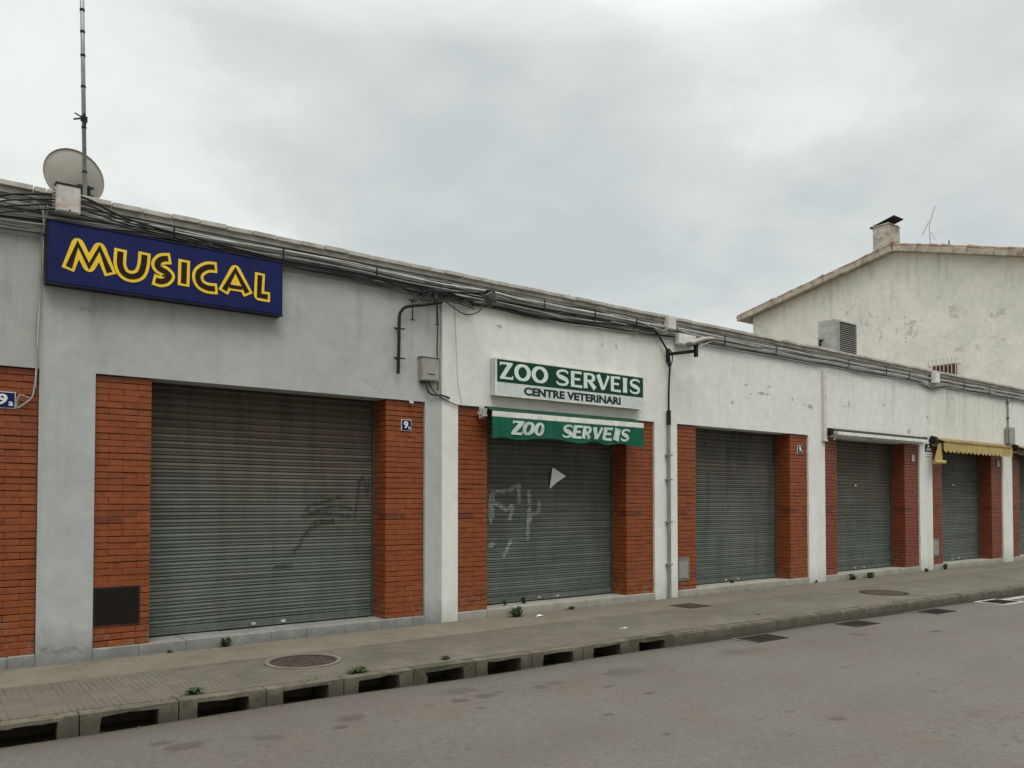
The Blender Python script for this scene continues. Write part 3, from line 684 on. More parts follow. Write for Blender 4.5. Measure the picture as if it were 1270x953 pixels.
# flared roman capitals on a unit square: strokes of (points, widths)
def arc(cx, cy, rx, ry, a0, a1, n=14): return [(cx + rx * math.cos(math.radians(a0 + (a1 - a0) * i / n)), cy + ry * math.sin(math.radians(a0 + (a1 - a0) * i / n))) for i in range(n + 1)]
def wv(n, a, b, c): return [a + (b - a) * math.sin(PI * i / (n - 1)) ** 1.2 + (c - a) * i / (n - 1) * (0 if a == c else 1) for i in range(n)]
def glyph(ch, hv):
    th, tn = .24 * hv, .12 * hv
    if ch == 'Z': return [([(.04, .94), (.97, .94)], tn), ([(.80, .92), (.18, .08)], th), ([(.03, .06), (1., .06)], tn), ([(.05, .99), (.05, .78)], .07), ([(.97, .01), (.97, .22)], .07)]
    if ch == 'O':
        a = arc(.5, .5, .5 - th * .42, .5 - tn * .5, 90, 450, 28); return [(a, [tn + (th - tn) * abs(math.cos(math.radians(90 + 360 * i / 28))) for i in range(29)])]
    if ch == 'S':
        p = [(.90, .80), (.78, .92), (.5, .95), (.22, .86), (.14, .70), (.28, .56), (.52, .49), (.76, .40), (.86, .26), (.74, .10), (.48, .05), (.20, .09), (.07, .22)]
        P = [(v.x, v.z) for v in smooth_path([(a, 0, b) for a, b in p], 3)]; n = len(P)
        return [(P, [tn * .9 + (th - tn * .9) * math.exp(-((i / (n - 1) - .5) / .2) ** 2) for i in range(n)])]
    if ch == 'E': return [([(.17, 1.), (.16, .5), (.17, 0.)], [th * 1.15, th, th * 1.15]), ([(.1, .94), (.93, .94)], [tn, tn * 1.3]), ([(.1, .51), (.80, .51)], [tn, tn * 1.2]), ([(.1, .06), (.97, .06)], [tn, tn * 1.3])]
    if ch == 'I': return [([(.5, 1.), (.5, .5), (.5, 0.)], [th * 4.1, th * 3.5, th * 4.1])]
    if ch == 'R':
        a = [(.2, .94)] + arc(.50, .72, .27, .22, 90, -90, 10) + [(.2, .50)]
        return [([(.16, 1.), (.15, .5), (.16, 0.)], [th * 1.15, th, th * 1.15]), (a, [tn] * 3 + [tn * 1.3, tn * 1.7, tn * 1.9, th * .95, tn * 1.9, tn * 1.7, tn * 1.3] + [tn] * 3), ([(.42, .5), (.88, .02)], [th * .8, th * 1.15])]
    if ch == 'V': return [([(.12, .98), (.5, .03)], [th * 1.15, th * .9]), ([(.90, .98), (.53, .04)], [tn * 1.4, tn])]
def word(bm, chars, spans, z0, z1, yf, yb, hv=1., shear=0.):
    for i, (ch, (x0, x1)) in enumerate(zip(chars, spans)):
        hgt = z1 - z0; wd = x1 - x0
        for k, (pts, w) in enumerate(glyph(ch, hv)):
            P = [(x0 + p[0] * wd + shear * (p[1] - .5) * hgt, z0 + p[1] * hgt) for p in pts]
            sc_ = (wd if ch == 'I' else (wd + hgt) / 2)
            W = [wd * .95, wd * .8, wd * .95] if ch == 'I' else ([q * sc_ for q in w] if isinstance(w, list) else w * sc_)
            ribbon(bm, P, W, yf - .0006 * k, yb)
t = thing('shop_sign', 'cream box sign reading ZOO SERVEIS above CENTRE VETERINARI', 'sign', (7.85, 0, 3.06))
obj('casing', bbox(6.392, 9.312, -.118, -.003, 3.060, 3.580, .006), 'cream_box', t)
bm = B(); box(bm, 6.392, 6.425, -.124, -.1185, 3.06, 3.58); box(bm, 9.30, 9.312, -.124, -.1185, 3.06, 3.58); box(bm, 6.4255, 9.2995, -.124, -.1185, 3.565, 3.58); box(bm, 6.4255, 9.2995, -.124, -.1185, 3.06, 3.078)
obj('frame', bm, 'white_paint', t)
bm = B(); box(bm, 6.427, 9.298, -.1215, -.1185, 3.250, 3.563); obj('upper_panel', bm, 'green_panel', t)
bm = B(); box(bm, 6.427, 9.298, -.1215, -.1185, 3.080, 3.2485); obj('lower_panel', bm, 'pale_panel', t)
spans = [(6.469, 6.70), (6.725, 7.015), (7.034, 7.334), (7.48, 7.742), (7.77, 8.0), (8.024, 8.290), (8.285, 8.57), (8.585, 8.805), (8.845, 8.945), (8.99, 9.24)]
for wd_, sp_ in (('ZOO', spans[:3]), ('SERVEIS', spans[3:])):
    bm = B(); word(bm, wd_, sp_, 3.298, 3.530, -.1245, -.121, 1.12); obj('lettering', bm, 'pale_letter', t)
obj('lower_lettering', text_mesh('CENTRE VETERINARI', 6.895, 8.80, 3.098, 3.216, -.1216, .002, .045), 'ink', t)

# house number plates
def plate(x0, x1, z0, z1, num, sub, label, grp='blue house number plates'):
    t = thing('number_plate', label, 'number plate', ((x0 + x1) / 2, .03, z0), grp)
    obj('backing', bbox(x0, x1, .020, .034, z0, z1, .002), 'plate_white', t)
    w = .007
    bm = B(); box(bm, x0 + w, x1 - w, .017, .0195, z0 + w, z1 - w); obj('enamel', bm, 'plate_blue', t)
    h = z1 - z0; ww = x1 - x0
    if num: obj('digit', text_mesh(num, x0 + ww * .22, x0 + ww * .66, z0 + h * .22, z0 + h * .86, .0165, .002, .03), 'plate_white', t)
    if sub: obj('letter', text_mesh(sub, x0 + ww * .70, x0 + ww * .90, z0 + h * .16, z0 + h * .42, .0165, .002, .02), 'plate_white', t)
plate(.60, .793, 2.492, 2.652, '9', 'a', 'larger blue enamel plate with white 9a on the brick at the grey beige unit')
plate(5.015, 5.160, 2.507, 2.653, '9', 'b', 'blue enamel plate with white 9b on the brick beside the wide shutter')
plate(13.72, 13.905, 2.525, 2.69, '9', 'c', 'small dark blue plate with white 9c on the brick of the unit without awning')
for x, z, lab in ((18.17, 2.50, 'faded small number plate on dull brick under the white awning end'), (22.66, 2.50, 'tiny worn number plate on dull brick under the yellow awning end')):
    t = thing('number_plate', lab, 'number plate', (x, .03, z), 'faded number plates')
    obj('backing', bbox(x, x + .13, .018, .034, z, z + .17, .002), 'box_grey', t)
    bm = B(); box(bm, x + .02, x + .05, .012, .0175, z + .04, z + .15); box(bm, x + .07, x + .11, .012, .0175, z + .02, z + .05); obj('worn_digit', bm, 'plate_white', t)
t = thing('notice_plate', 'black plate over a small white plate on the white pier between two awnings', 'plate', (18.9, 0, 2.64))
obj('upper_plate', bbox(18.745, 19.055, -.014, -.001, 2.75, 2.93, .002), 'plate_black', t)
obj('lower_plate', bbox(18.745, 19.055, -.012, -.001, 2.645, 2.738, .002), 'plate_white', t)
bm = B(); box(bm, 18.85, 18.93, -.017, -.0145, 2.86, 2.90)
for i in range(3): box(bm, 18.78, 19.02, -.017, -.0145, 2.775 + i * .026, 2.785 + i * .026)
obj('print', bm, 'plate_white', t)
obj('print', (lambda b: (box(b, 18.78, 19.02, -.0145, -.0122, 2.685, 2.695), b)[1])(B()), 'plate_black', t)

# ------------------------------------------------------------------ awnings
def valance(x0, x1, zt, zb, y, n, depth, scallops, wav, skew=.0):
    """hanging cloth strip with a shaped lower hem, thin but solid"""
    bm = B(); fr = []; bk = []; rows_ = 5
    for i in range(n + 1):
        u = i / n; x = x0 + (x1 - x0) * u
        sc_ = depth * abs(math.sin(PI * u * scallops)) if scallops else depth * (.5 + .5 * math.sin(u * 23 + 1.3 * math.sin(u * 9))) * math.sin(PI * min(1, u * 1.0)) ** .4
        hem = zb + (sc_ if not scallops else depth - sc_) + skew * u
        cf = []; cb = []
        for j in range(rows_):
            v = j / (rows_ - 1); z = zt + (hem - zt) * v
            yy = y - wav * v * math.sin(u * 61 + 2 * math.sin(u * 17)) - wav * .6 * v * math.sin(u * 25)
            cf.append(bm.verts.new((x, yy - .002, z))); cb.append(bm.verts.new((x, yy + .002, z)))
        fr.append(cf); bk.append(cb)
    for i in range(n):
        for j in range(rows_ - 1):
            bm.faces.new((fr[i][j], fr[i][j + 1], fr[i + 1][j + 1], fr[i + 1][j])); bm.faces.new((bk[i][j], bk[i + 1][j], bk[i + 1][j + 1], bk[i][j + 1]))
        bm.faces.new((fr[i][-1], bk[i][-1], bk[i + 1][-1], fr[i + 1][-1])); bm.faces.new((fr[i][0], fr[i + 1][0], bk[i + 1][0], bk[i][0]))
    for c, d in ((fr[0], bk[0]), (fr[-1], bk[-1])):
        for j in range(rows_ - 1): bm.faces.new((c[j], d[j], d[j + 1], c[j + 1]))
    return bm
def gearbox(x, y, z, r, w):
    bm = B()
    tube(bm, [(x - w / 2, y, z), (x + w / 2, y, z)], r, 14)
    tube(bm, [(x - w / 2 - .015, y, z), (x - w / 2 - .001, y, z)], r * .55, 10)
    for a in range(5): box(bm, x - w / 2 - .012, x + w / 2 + .01, y + r * math.cos(a * 1.256) - .012, y + r * math.cos(a * 1.256) + .012, z + r * math.sin(a * 1.256) - .014, z + r * math.sin(a * 1.256) + .014)
    return bm

t = thing('awning', 'green folded awning with white ZOO SERVEIS lettering under the cream sign', 'awning', (7.7, 0, 2.7))
bm = B(); tube(bm, [(6.26, -.085, 2.845), (9.14, -.085, 2.845)], .055, 14); obj('cloth_roll', bm, 'awn_green_dk', t, smooth=False)
bm = B(); bm_pts = [(-.10, 2.893), (-.235, 2.825)]
prism(bm, [(-.085, 2.902), (-.232, 2.829), (-.232, 2.825), (-.085, 2.897)], 6.255, 9.15, 'x'); obj('top_cloth', bm, 'awn_green_dk', t)
obj('front_bar', bbox(6.262, 9.170, -.262, -.225, 2.745, 2.824, .006), 'white_paint', t)
bm = valance(6.245, 9.165, 2.744, 2.448, -.262, 170, .045, 0, .012); obj('valance', bm, 'awn_green', t)
asp = [(6.569, 6.771), (6.776, 6.958), (6.973, 7.135), (7.49, 7.68), (7.692, 7.851), (7.875, 8.051), (8.076, 8.261), (8.297, 8.475), (8.515, 8.620), (8.655, 8.845)]
for wd_, sp_ in (('ZOO', asp[:3]), ('SERVEIS', asp[3:])):
    bm = B(); word(bm, wd_, [(a - .004, b + .006) for a, b in sp_], 2.522, 2.706, -.284, -.281, 1.4, .26)
    for v in bm.verts:
        u = (v.co.x - 6.245) / 2.92; vv = (2.744 - v.co.z) / .27
        v.co.y += (-.262 - .012 * vv * math.sin(u * 61 + 2 * math.sin(u * 17)) - .0072 * vv * math.sin(u * 25)) + .2745
    obj('lettering', bm, 'worn_letter', t)
obj('end_bracket', gearbox(6.215, -.075, 2.81, .066, .05), 'white_dirty', t)
for x in (6.5, 7.7, 8.9):
    bm = B(); tube(bm, [(x, -.02, 2.80), (x + .25, -.13, 2.78), (x + .05, -.225, 2.78)], .013, 8); obj('folding_arm', bm, 'white_dirty', t)

t = thing('awning', 'white folded awning bar without cloth on show, over the fourth closed shutter', 'awning', (16.6, 0, 2.95))
bm = B(); tube(bm, [(14.72, -.07, 3.035), (18.60, -.07, 3.035)], .038, 12); obj('cloth_roll', bm, 'cable_dark', t)
obj('front_bar', bbox(14.80, 18.50, -.20, -.155, 2.93, 3.0, .006), 'white_paint', t)
bm = B(); prism(bm, [(-.06, 3.02), (-.16, 2.985), (-.16, 2.978), (-.06, 3.013)], 14.78, 18.48, 'x'); obj('top_cloth', bm, 'white_dirty', t)
bm = B(); box(bm, 16.2, 18.40, -.145, -.02, 2.905, 2.925); obj('soffit_plate', bm, 'white_paint', t)
obj('end_bracket', gearbox(14.70, -.06, 2.99, .07, .07), 'dark_metal', t); obj('end_bracket', gearbox(18.63, -.06, 3.03, .045, .05), 'dark_metal', t)
bm = B(); tube(bm, [(14.75, -.09, 2.98), (14.84, -.12, 2.90), (14.80, -.1, 2.83)], .014, 8); obj('folding_arm', bm, 'white_dirty', t)

def awn_scallop(x0, x1, cloth, top, label, flap=True):
    t = thing('awning', label, 'awning', ((x0 + x1) / 2, 0, 2.8), 'scalloped awnings')
    bm = B(); prism(bm, [(-.01, 3.10), (-.25, 3.01), (-.25, 3.0), (-.01, 3.085)], x0, x1, 'x'); obj('top_cloth', bm, top, t)
    bm = B(); tube(bm, [(x0 - .06, -.08, 3.02), (x1, -.08, 3.02)], .05, 12); obj('cloth_roll', bm, top, t)
    obj('front_bar', bbox(x0, x1 + .03, -.275, -.25, 2.965, 3.0, .004), 'awn_brown', t)
    obj('valance', valance(x0, x1 + .02, 2.963, 2.735, -.262, 260, .055, (x1 - x0) / .21, .006), cloth, t)
    obj('end_bracket', gearbox(x0 - .12, -.08, 3.03, .085, .08), 'dark_metal', t)
    if flap:
        bm = B(); P = [(x0 - .34, 2.50), (x0 + .06, 2.50), (x0 + .05, 2.72), (x0 + .0, 2.95), (x0 - .12, 2.93)]
        prism(bm, P, -.20, -.19); obj('side_flap', bm, cloth, t)
        bm = B(); tube(bm, [(x0 - .36, -.21, 2.50), (x0 + .10, -.23, 2.51)], .045, 10); obj('hanging_fold', bm, cloth, t)
awn_scallop(18.99 + .12, 22.85, 'awn_yellow', 'awn_brown', 'yellow awning with scalloped hem and brown striped top, drooping at one end')
awn_scallop(23.62, 27.2, 'awn_tan', 'awn_brown', 'tan scalloped awning at the far end of the row, mostly out of view', False)

# ------------------------------------------------------------------ boxes, meters, conduits
def wallbox(name, label, x0, x1, z0, z1, d, mat, cat='junction box', y=0., bev=.006, extra=None):
    t = thing(name, label, cat, ((x0 + x1) / 2, y, z0))
    obj('housing', bbox(x0, x1, y - d, y - .002, z0, z1, bev), mat, t)
    obj('lid', bbox(x0 + .012, x1 - .012, y - d - .006, y - d - .0005, z0 + .012, z1 - .012, .002), mat, t)
    return t
# rusty white distribution box hung above the cables
t = wallbox('junction_box', 'white metal box with rust runs mounted over the cables below the satellite dish', 1.083, 1.293, 4.42, 4.685, .10, 'rusty_white', y=-.12)
bm = B(); box(bm, 1.075, 1.30, -.23, -.11, 4.687, 4.70); obj('rain_lid', bm, 'iron_brown', t)
bm = B(); tube(bm, [(1.20, -.227, 4.44), (1.20, -.233, 4.44)], .008, 8); obj('screw', bm, 'dark_metal', t)
for i in range(7):
    bm = B(); tube(bm, [(1.055, -.17, 4.46 + i * .03), (1.085, -.17, 4.455 + i * .03)], .009, 8); obj('cable_gland', bm, 'cable_grey', t)
t = wallbox('junction_box', 'grey beige telecom box on the blue grey wall beside the white paint edge', 5.245, 5.515, 3.165, 3.47, .09, 'box_grey')
bm = B(); box(bm, 5.235, 5.525, -.105, -.003, 3.472, 3.482); obj('rain_lid', bm, 'box_grey', t)
bm = B(); box(bm, 5.33, 5.44, -.101, -.0965, 3.25, 3.262); obj('name_strip', bm, 'cable_dark', t)
for x in (5.27, 5.31, 5.35, 5.39):
    bm = B(); tube(bm, [(x, -.05, 3.163), (x, -.05, 3.13)], .012, 8); obj('cable_gland', bm, 'dark_metal', t)
wallbox('junction_box', 'small upright cream box over the roof cables above the lamp bracket', 9.885, 10.085, 4.43, 4.655, .10, 'cream_box', y=-.03)
wallbox('junction_box', 'wide low white box just under the cables beside the lamp bracket', 10.16, 10.60, 4.22, 4.40, .12, 'white_paint')
t = wallbox('junction_box', 'small grey rounded box at the foot of the thin drop conduit near the yellow awning', 23.05, 23.42, 3.10, 3.56, .12, 'box_grey', bev=.03)
wallbox('junction_box', 'small pale box set among the cables above the white pier near the yellow awning', 18.98, 19.22, 4.36, 4.60, .10, 'white_paint', y=-.04)
t = thing('conduit', 'thin grey drop conduit running down to the far grey box', 'conduit', (23.24, 0, 3.0))
bm = B(); tube(bm, [(23.24, -.03, 3.565), (23.24, -.03, 4.42)], .022, 8); tube(bm, [(23.24, -.03, 2.92), (23.24, -.03, 3.095)], .03, 8); obj('tube', bm, 'box_grey', t)
for z in (3.8, 4.2):
    bm = B(); box(bm, 23.20, 23.28, -.055, -.001, z, z + .02); obj('clamp', bm, 'dark_metal', t)
# white trunking on pier
t = thing('cable_trunking', 'plain white vertical trunking on the pier above the white awning bracket', 'trunking', (14.6, 0, 2.83))
obj('channel', bbox(14.53, 14.64, -.05, -.002, 2.83, 4.22, .004), 'cream_box', t)
obj('end_cap', bbox(14.515, 14.655, -.06, -.002, 2.80, 2.832, .004), 'cream_box', t)
# big grey riser conduit
t = thing('conduit', 'tall grey steel riser conduit standing on the pavement against the white pier', 'conduit', (9.985, 0, 0))
bm = B(); tube(bm, [(9.985, -.045, .0), (9.985, -.045, 2.86)], .028, 10); obj('tube', bm, 'zinc', t)
bm = B(); tube(bm, [(9.985, -.045, 2.862), (9.985, -.045, 3.10)], .036, 10); obj('boot', bm, 'rubber', t)
for z in (.55, 1.25, 1.95, 2.35):
    bm = B(); box(bm, 9.93, 10.04, -.078, -.001, z, z + .022); obj('clamp', bm, 'zinc', t)
bm = B(); tube(bm, smooth_path([(9.985, -.045, 3.101), (9.985, -.05, 3.5), (10.0, -.06, 3.85), (9.96, -.06, 4.05), (9.82, -.06, 4.22), (9.66, -.06, 4.37), (9.45, -.065, 4.405)], 6), .016, 8); obj('feed_cable', bm, 'cable_black', t)
bm = B(); tube(bm, smooth_path([(9.94, -.08, 3.88), (9.90, -.1, 3.95), (9.91, -.1, 4.06), (9.98, -.1, 4.08), (10.03, -.09, 3.98), (10.01, -.08, 3.86), (9.95, -.08, 3.82), (9.92, -.09, 3.90)], 5), .010, 7); obj('cable_loop', bm, 'cable_black', t)

# meter covers on brick
t = thing('meter_cover', 'dark brown steel cover recessed in brick beside the wide shutter', 'meter cover', (1.71, .03, .33))
obj('frame', bbox(1.494, 1.926, .022, .034, .332, .722, .003), 'dark_metal', t)
obj('door', bbox(1.515, 1.905, .016, .0215, .352, .702, .002), 'meter_dark', t)
t = thing('meter_cover', 'light grey cement meter cover low on brick beside the riser conduit', 'meter cover', (10.38, .03, .29))
obj('surround', bbox(10.245, 10.56, .020, .034, .265, .66, .004), 'cement_light', t); obj('door', bbox(10.29, 10.515, .012, .0195, .31, .60, .003), 'cement_plate', t)
t = thing('meter_cover', 'small grey meter cover low on dull brick under the yellow awning', 'meter cover', (19.22, .03, .3))
obj('surround', bbox(19.10, 19.42, .020, .034, .30, .72, .004), 'cement_light', t); obj('door', bbox(19.13, 19.39, .012, .0195, .34, .68, .003), 'cement_plate', t)

# ------------------------------------------------------------------ bent service pole, old lamp, lamp bracket
t = thing('service_bracket', 'bent black steel pipe bracket with hooks and insulators on the grey wall', 'bracket', (4.92, 0, 3.22))
bm = B(); tube(bm, smooth_path([(4.915, -.07, 3.22), (4.925, -.07, 3.6), (4.93, -.07, 3.93), (4.96, -.075, 4.03), (5.04, -.09, 4.09), (5.25, -.16, 4.13), (5.47, -.24, 4.185)], 5), .021, 10); obj('pipe', bm, 'dark_metal', t)
for z in (3.42, 3.80):
    bm = B(); tube(bm, [(4.86, -.055, z), (5.02, -.055, z + .003)], .010, 6); tube(bm, [(4.92, -.003, z), (4.92, -.05, z)], .010, 6); obj('clamp', bm, 'dark_metal', t)
for i, (x, y) in enumerate(((5.10, -.11), (5.40, -.215))):
    bm = B(); tube(bm, [(x, y, 4.17), (x, y, 3.93 - .04 * i)], .008, 6); tube(bm, [(x - .03, y, 3.925 - .04 * i), (x + .03, y, 3.925 - .04 * i)], .008, 6); tube(bm, [(x - .05, y, 4.175), (x + .05, y, 4.17)], .012, 6); obj('hook', bm, 'dark_metal', t)
for x in (5.13, 5.22, 5.30, 5.38):
    bm = B(); y = -.12 - (x - 5.1) * .32; z = 4.19 + (x - 5.1) * .2
    tube(bm, [(x, y, z - .04), (x, y, z - .01), (x, y, z), (x, y, z + .03)], .026, 8); obj('insulator', bm, 'cable_dark', t)
bm = B()
for k in range(4):
    c = Vector((5.20 + k * .07, -.17 - k * .02, 4.24)); rr = .055 + .012 * (k % 2)
    tube(bm, [(c.x + rr * math.cos(a * .5), c.y + .01 * math.sin(a), c.z + rr * math.sin(a * .5)) for a in range(14)], .006, 5, cap=False)
obj('wire_coil', bm, 'cable_black', t)

t = thing('wall_lamp', 'small dark diamond shaped lamp on a long thin arm from the blue grey wall', 'lamp', (5.33, 0, 4.3))
bm = B(); tube(bm, [(5.27, -.004, 4.30), (5.33, -.12, 4.335), (5.62, -.26, 4.33), (6.02, -.49, 4.335)], .016, 8); obj('arm', bm, 'dark_metal', t)
bm = B(); c = Vector((6.04, -.5, 4.25))
vs = [bm.verts.new(c + Vector(v)) for v in ((-.10, -.05, .045), (.01, -.07, -.10), (.10, -.05, .03), (.0, -.06, .10), (-.10, .05, .045), (.01, .06, -.10), (.10, .05, .03), (.0, .05, .10))]
for f in ((0, 1, 2, 3), (7, 6, 5, 4), (0, 4, 5, 1), (1, 5, 6, 2), (2, 6, 7, 3), (3, 7, 4, 0)): bm.faces.new([vs[i] for i in f])
obj('lamp_head', bm, 'rail', t, bevel=.008)
bm = B(); box(bm, 5.98, 6.10, -.53, -.46, 4.33, 4.365); obj('mount', bm, 'dark_metal', t)
bm = B()
for k in range(5): q = -.07 + k * .03; tube(bm, [(6.0 + q, -.573, 4.24 + .04), (6.06 + q * .8, -.57, 4.20)], .004, 5)
obj('guard_bars', bm, 'dark_metal', t)

t = thing('street_lamp', 'grey street lamp on a square steel wall bracket above the white pier', 'street lamp', (9.98, 0, 3.95))
bm = B(); box(bm, 9.965, 10.015, -.055, -.004, 3.90, 4.13); obj('wall_plate', bm, 'dark_metal', t, bevel=.003)
bm = B(); box(bm, -.0, .475, -.02, .02, -.025, .025)
bmesh.ops.rotate(bm, verts=bm.verts, cent=(0, 0, 0), matrix=Matrix.Rotation(math.atan2(-.45, .13), 3, 'Z')); bmesh.ops.translate(bm, verts=bm.verts, vec=(9.995, -.057, 4.035)); obj('arm', bm, 'dark_metal', t, bevel=.003)
bm = B(); box(bm, 10.10, 10.155, -.53, -.475, 3.94, 4.17); obj('riser', bm, 'dark_metal', t, bevel=.003)
bm = B(); tube(bm, [(9.98, -.50, 4.10), (10.0, -.50, 4.12), (10.14, -.50, 4.19), (10.32, -.50, 4.265), (10.5, -.50, 4.30), (10.53, -.50, 4.30)], .06, 12, .05)
for v in bm.verts: v.co.z = v.co.z if v.co.z > 4.0 else v.co.z
bmesh.ops.scale(bm, verts=bm.verts, vec=(1, 1.4, .75), space=Matrix.Translation((-10.2, .5, -4.2)))
obj('lamp_head', bm, 'box_grey', t, smooth=True)
bm = B(); prism(bm, [(10.16, 4.125), (10.45, 4.225), (10.45, 4.21), (10.16, 4.11)], -.55, -.45); obj('lens', bm, 'cable_white', t)

t = thing('lintel_hook', 'small white porcelain knob under the grey lintel above the 9b plate', 'insulator', (5.14, 0, 2.88))
bm = B(); tube(bm, [(5.12, .0, 2.885), (5.15, -.02, 2.87), (5.16, -.03, 2.865)], .02, 8); obj('knob', bm, 'cable_white', t)

# ------------------------------------------------------------------ cables
cab = ['cable bundle strand']
def cable(pts, r, mat, label, k=6, grp='cables strung along the coping'):
    bm = B(); tube(bm, smooth_path(pts, k), r, 6)
    # origin at its first point
    p = Vector(pts[0]); bmesh.ops.translate(bm, verts=bm.verts, vec=-p)
    o = obj('cable', bm, mat, smooth=True); o.location = p
    return tag(o, label, 'cable', grp)
def run(x0, x1, zc, yc, r, mat, label, sag=.03, jit=.012, step=.55, ease=None):
    pts = []; x = x0; ph = R.random() * 6
    while x < x1:
        z = zc(x) if callable(zc) else zc
        node = abs(math.sin((x + ph * .1) * PI / 2.2)); pts.append((x, -yc + R.uniform(-.010, .010), z - sag * node + R.uniform(-jit, jit))); x += step * R.uniform(.8, 1.2)
    cable(pts, r, mat, label)
def lift(base):            # the bundle climbs around the rusty box and hangs lower over the grey units
    return lambda x: base + (.05 * math.exp(-((x - 1.2) / .6) ** 2))
mats = ['cable_black', 'cable_grey', 'cable_dark', 'cable_grey', 'cable_black', 'cable_dark', 'cable_white', 'cable_black', 'cable_grey', 'cable_white']
names = {'cable_black': 'black', 'cable_dark': 'weathered dark', 'cable_grey': 'grey', 'cable_white': 'off white'}
# over the grey units: dense, drooping
wh = ['in the dense bundle over the grey units', ]
for i in range(17):
    z = 4.535 - i * .0150; mt = mats[(i * 3) % 10]
    def zc(x, z=z, i=i):
        dr = .0 if x > 5.6 else .035 * math.exp(-((x - .4) / 1.1) ** 2) * (i / 16) * 3.2
        return z - dr + .02 * math.exp(-((x - 3.4) / 1.2) ** 2)
    run(-3.3, R.uniform(6.2, 9.9) if i % 3 else 10.0, zc, .025 + .018 * (i % 4), R.choice((.005, .007, .008, .010)), mt,
        '%s cable in the dense bundle over the grey units below the coping' % names[mt], .022, .011, .42)
for i in range(4):   # thick black ones that arch behind the rusty box
    z = 4.45 - i * .045
    cable([(-3.2, -.06, 4.40 - i * .03), (-1.5, -.09, 4.36 - i * .03), (0.2, -.11, 4.40 - i * .05), (.75, -.12, 4.53 - i * .055), (1.06, -.12, 4.60 - i * .05), (1.35, -.14, 4.62 - i * .06), (1.75, -.12, 4.50 - i * .03), (2.5, -.10, 4.44 - i * .025),
           (3.4, -.09, 4.39 - i * .02), (4.4, -.09, 4.40 - i * .02), (5.5, -.1, 4.37 - i * .03), (6.05, -.1, 4.30 - i * .03)], .008 if i else .012, 'cable_black',
          ['thick black cable arching highest over the rusty white box', 'black cable looping second highest by the rusty box', 'black cable passing behind the rusty box to the bent bracket', 'lowest drooping black cable beside the MUSICAL sign'][i])
# past the boundary: tidy runs in the white part
for i in range(9):
    z = 4.53 - i * .026; mt = ['cable_dark', 'cable_white', 'cable_grey', 'cable_black', 'cable_white', 'cable_white', 'cable_grey', 'cable_black', 'cable_grey'][i]
    def zc(x, z=z, i=i):
        q = .0
        if x < 9.9: q = -.035 * (i / 8) * 2.0 * math.sin(PI * min(1, max(0, (x - 5.6) / 4.3)))
        return z + q - .10 * math.exp(-((x - 19.1) / .35) ** 2) * (1 if i > 3 else .3)
    run(R.uniform(5.2, 6.1), 31, zc, .02 + .016 * (i % 3), R.choice((.008, .010, .013)), mt, '%s cable running the length of the white units' % names[mt], .016, .006, .6)
cable([(6.05, -.06, 4.27), (6.4, -.06, 4.285), (7.1, -.06, 4.245), (7.7, -.06, 4.30), (8.3, -.06, 4.335), (8.9, -.06, 4.37), (9.25, -.06, 4.40), (9.6, -.06, 4.395)], .014, 'cable_black', 'black cable that droops lowest above the cream sign, feeding the riser conduit')
cable([(5.1, -.06, 4.42), (5.5, -.15, 4.25), (5.75, -.3, 4.06), (6.0, -.28, 4.12), (6.15, -.2, 4.3)], .008, 'cable_black', 'thin black cable sagging in a loop under the old lamp arm', grp='loose cable drops')
cable([(4.95, -.05, 4.42), (5.05, -.07, 4.3), (5.2, -.10, 4.2), (5.3, -.1, 4.28)], .005, 'cable_dark', 'thin wire slanting down to the insulators on the bent bracket', grp='loose cable drops')
cable([(4.80, -.04, 4.38), (4.76, -.06, 4.26), (4.82, -.06, 4.17), (4.88, -.05, 4.16)], .005, 'cable_grey', 'short grey wire end curling down beside the bent bracket', grp='loose cable drops')
# vertical drops
cable([(5.505, -.03, 4.40), (5.53, -.025, 4.0), (5.525, -.02, 3.6), (5.54, -.02, 3.2), (5.53, -.03, 3.06)], .008, 'cable_dark', 'dark vertical cable beside the white paint edge above the telecom box', grp='loose cable drops')
cable([(5.575, -.02, 4.38), (5.585, -.018, 3.9), (5.57, -.018, 3.5), (5.58, -.02, 3.0)], .006, 'cable_grey', 'grey vertical cable exactly on the grey and white paint edge', grp='loose cable drops')
cable([(5.35, -.05, 3.13), (5.36, -.06, 3.04), (5.42, -.05, 3.0), (5.60, -.03, 3.0), (5.72, -.02, 2.975)], .014, 'cable_dark', 'short dark cable curving out from under the telecom box', grp='loose cable drops')
cable([(5.39, -.05, 3.13), (5.5, -.03, 3.02), (5.75, -.02, 2.91), (5.95, -.02, 2.88), (6.15, -.03, 2.86)], .007, 'cable_black', 'thin black cable slanting from the telecom box to the green awning end', grp='loose cable drops')
cable([(5.80, -.012, 4.3), (5.83, -.012, 3.7), (5.86, -.012, 3.2), (5.92, -.015, 2.92)], .004, 'cable_white', 'thin pale wire hanging down the white pier towards the green awning', grp='loose cable drops')
cable([(1.00, -.06, 4.45), (.985, -.04, 4.1), (.975, -.03, 3.6), (.955, -.02, 3.3), (.965, -.02, 2.95), (.95, .02, 2.75), (.93, -.0, 2.62), (.86, -.02, 2.54), (.80, -.01, 2.5), (.82, -.02, 2.62), (.90, -.01, 2.60)], .009, 'cable_grey', 'grey cable dropping beside the MUSICAL sign to a loop near the 9a plate', grp='loose cable drops')
cable([(1.03, -.07, 4.5), (1.005, -.05, 4.25), (.995, -.03, 3.9), (.975, -.03, 3.5), (.96, -.02, 3.0), (.955, .015, 2.70)], .007, 'cable_white', 'off white cable dropping straight beside the MUSICAL sign', grp='loose cable drops')
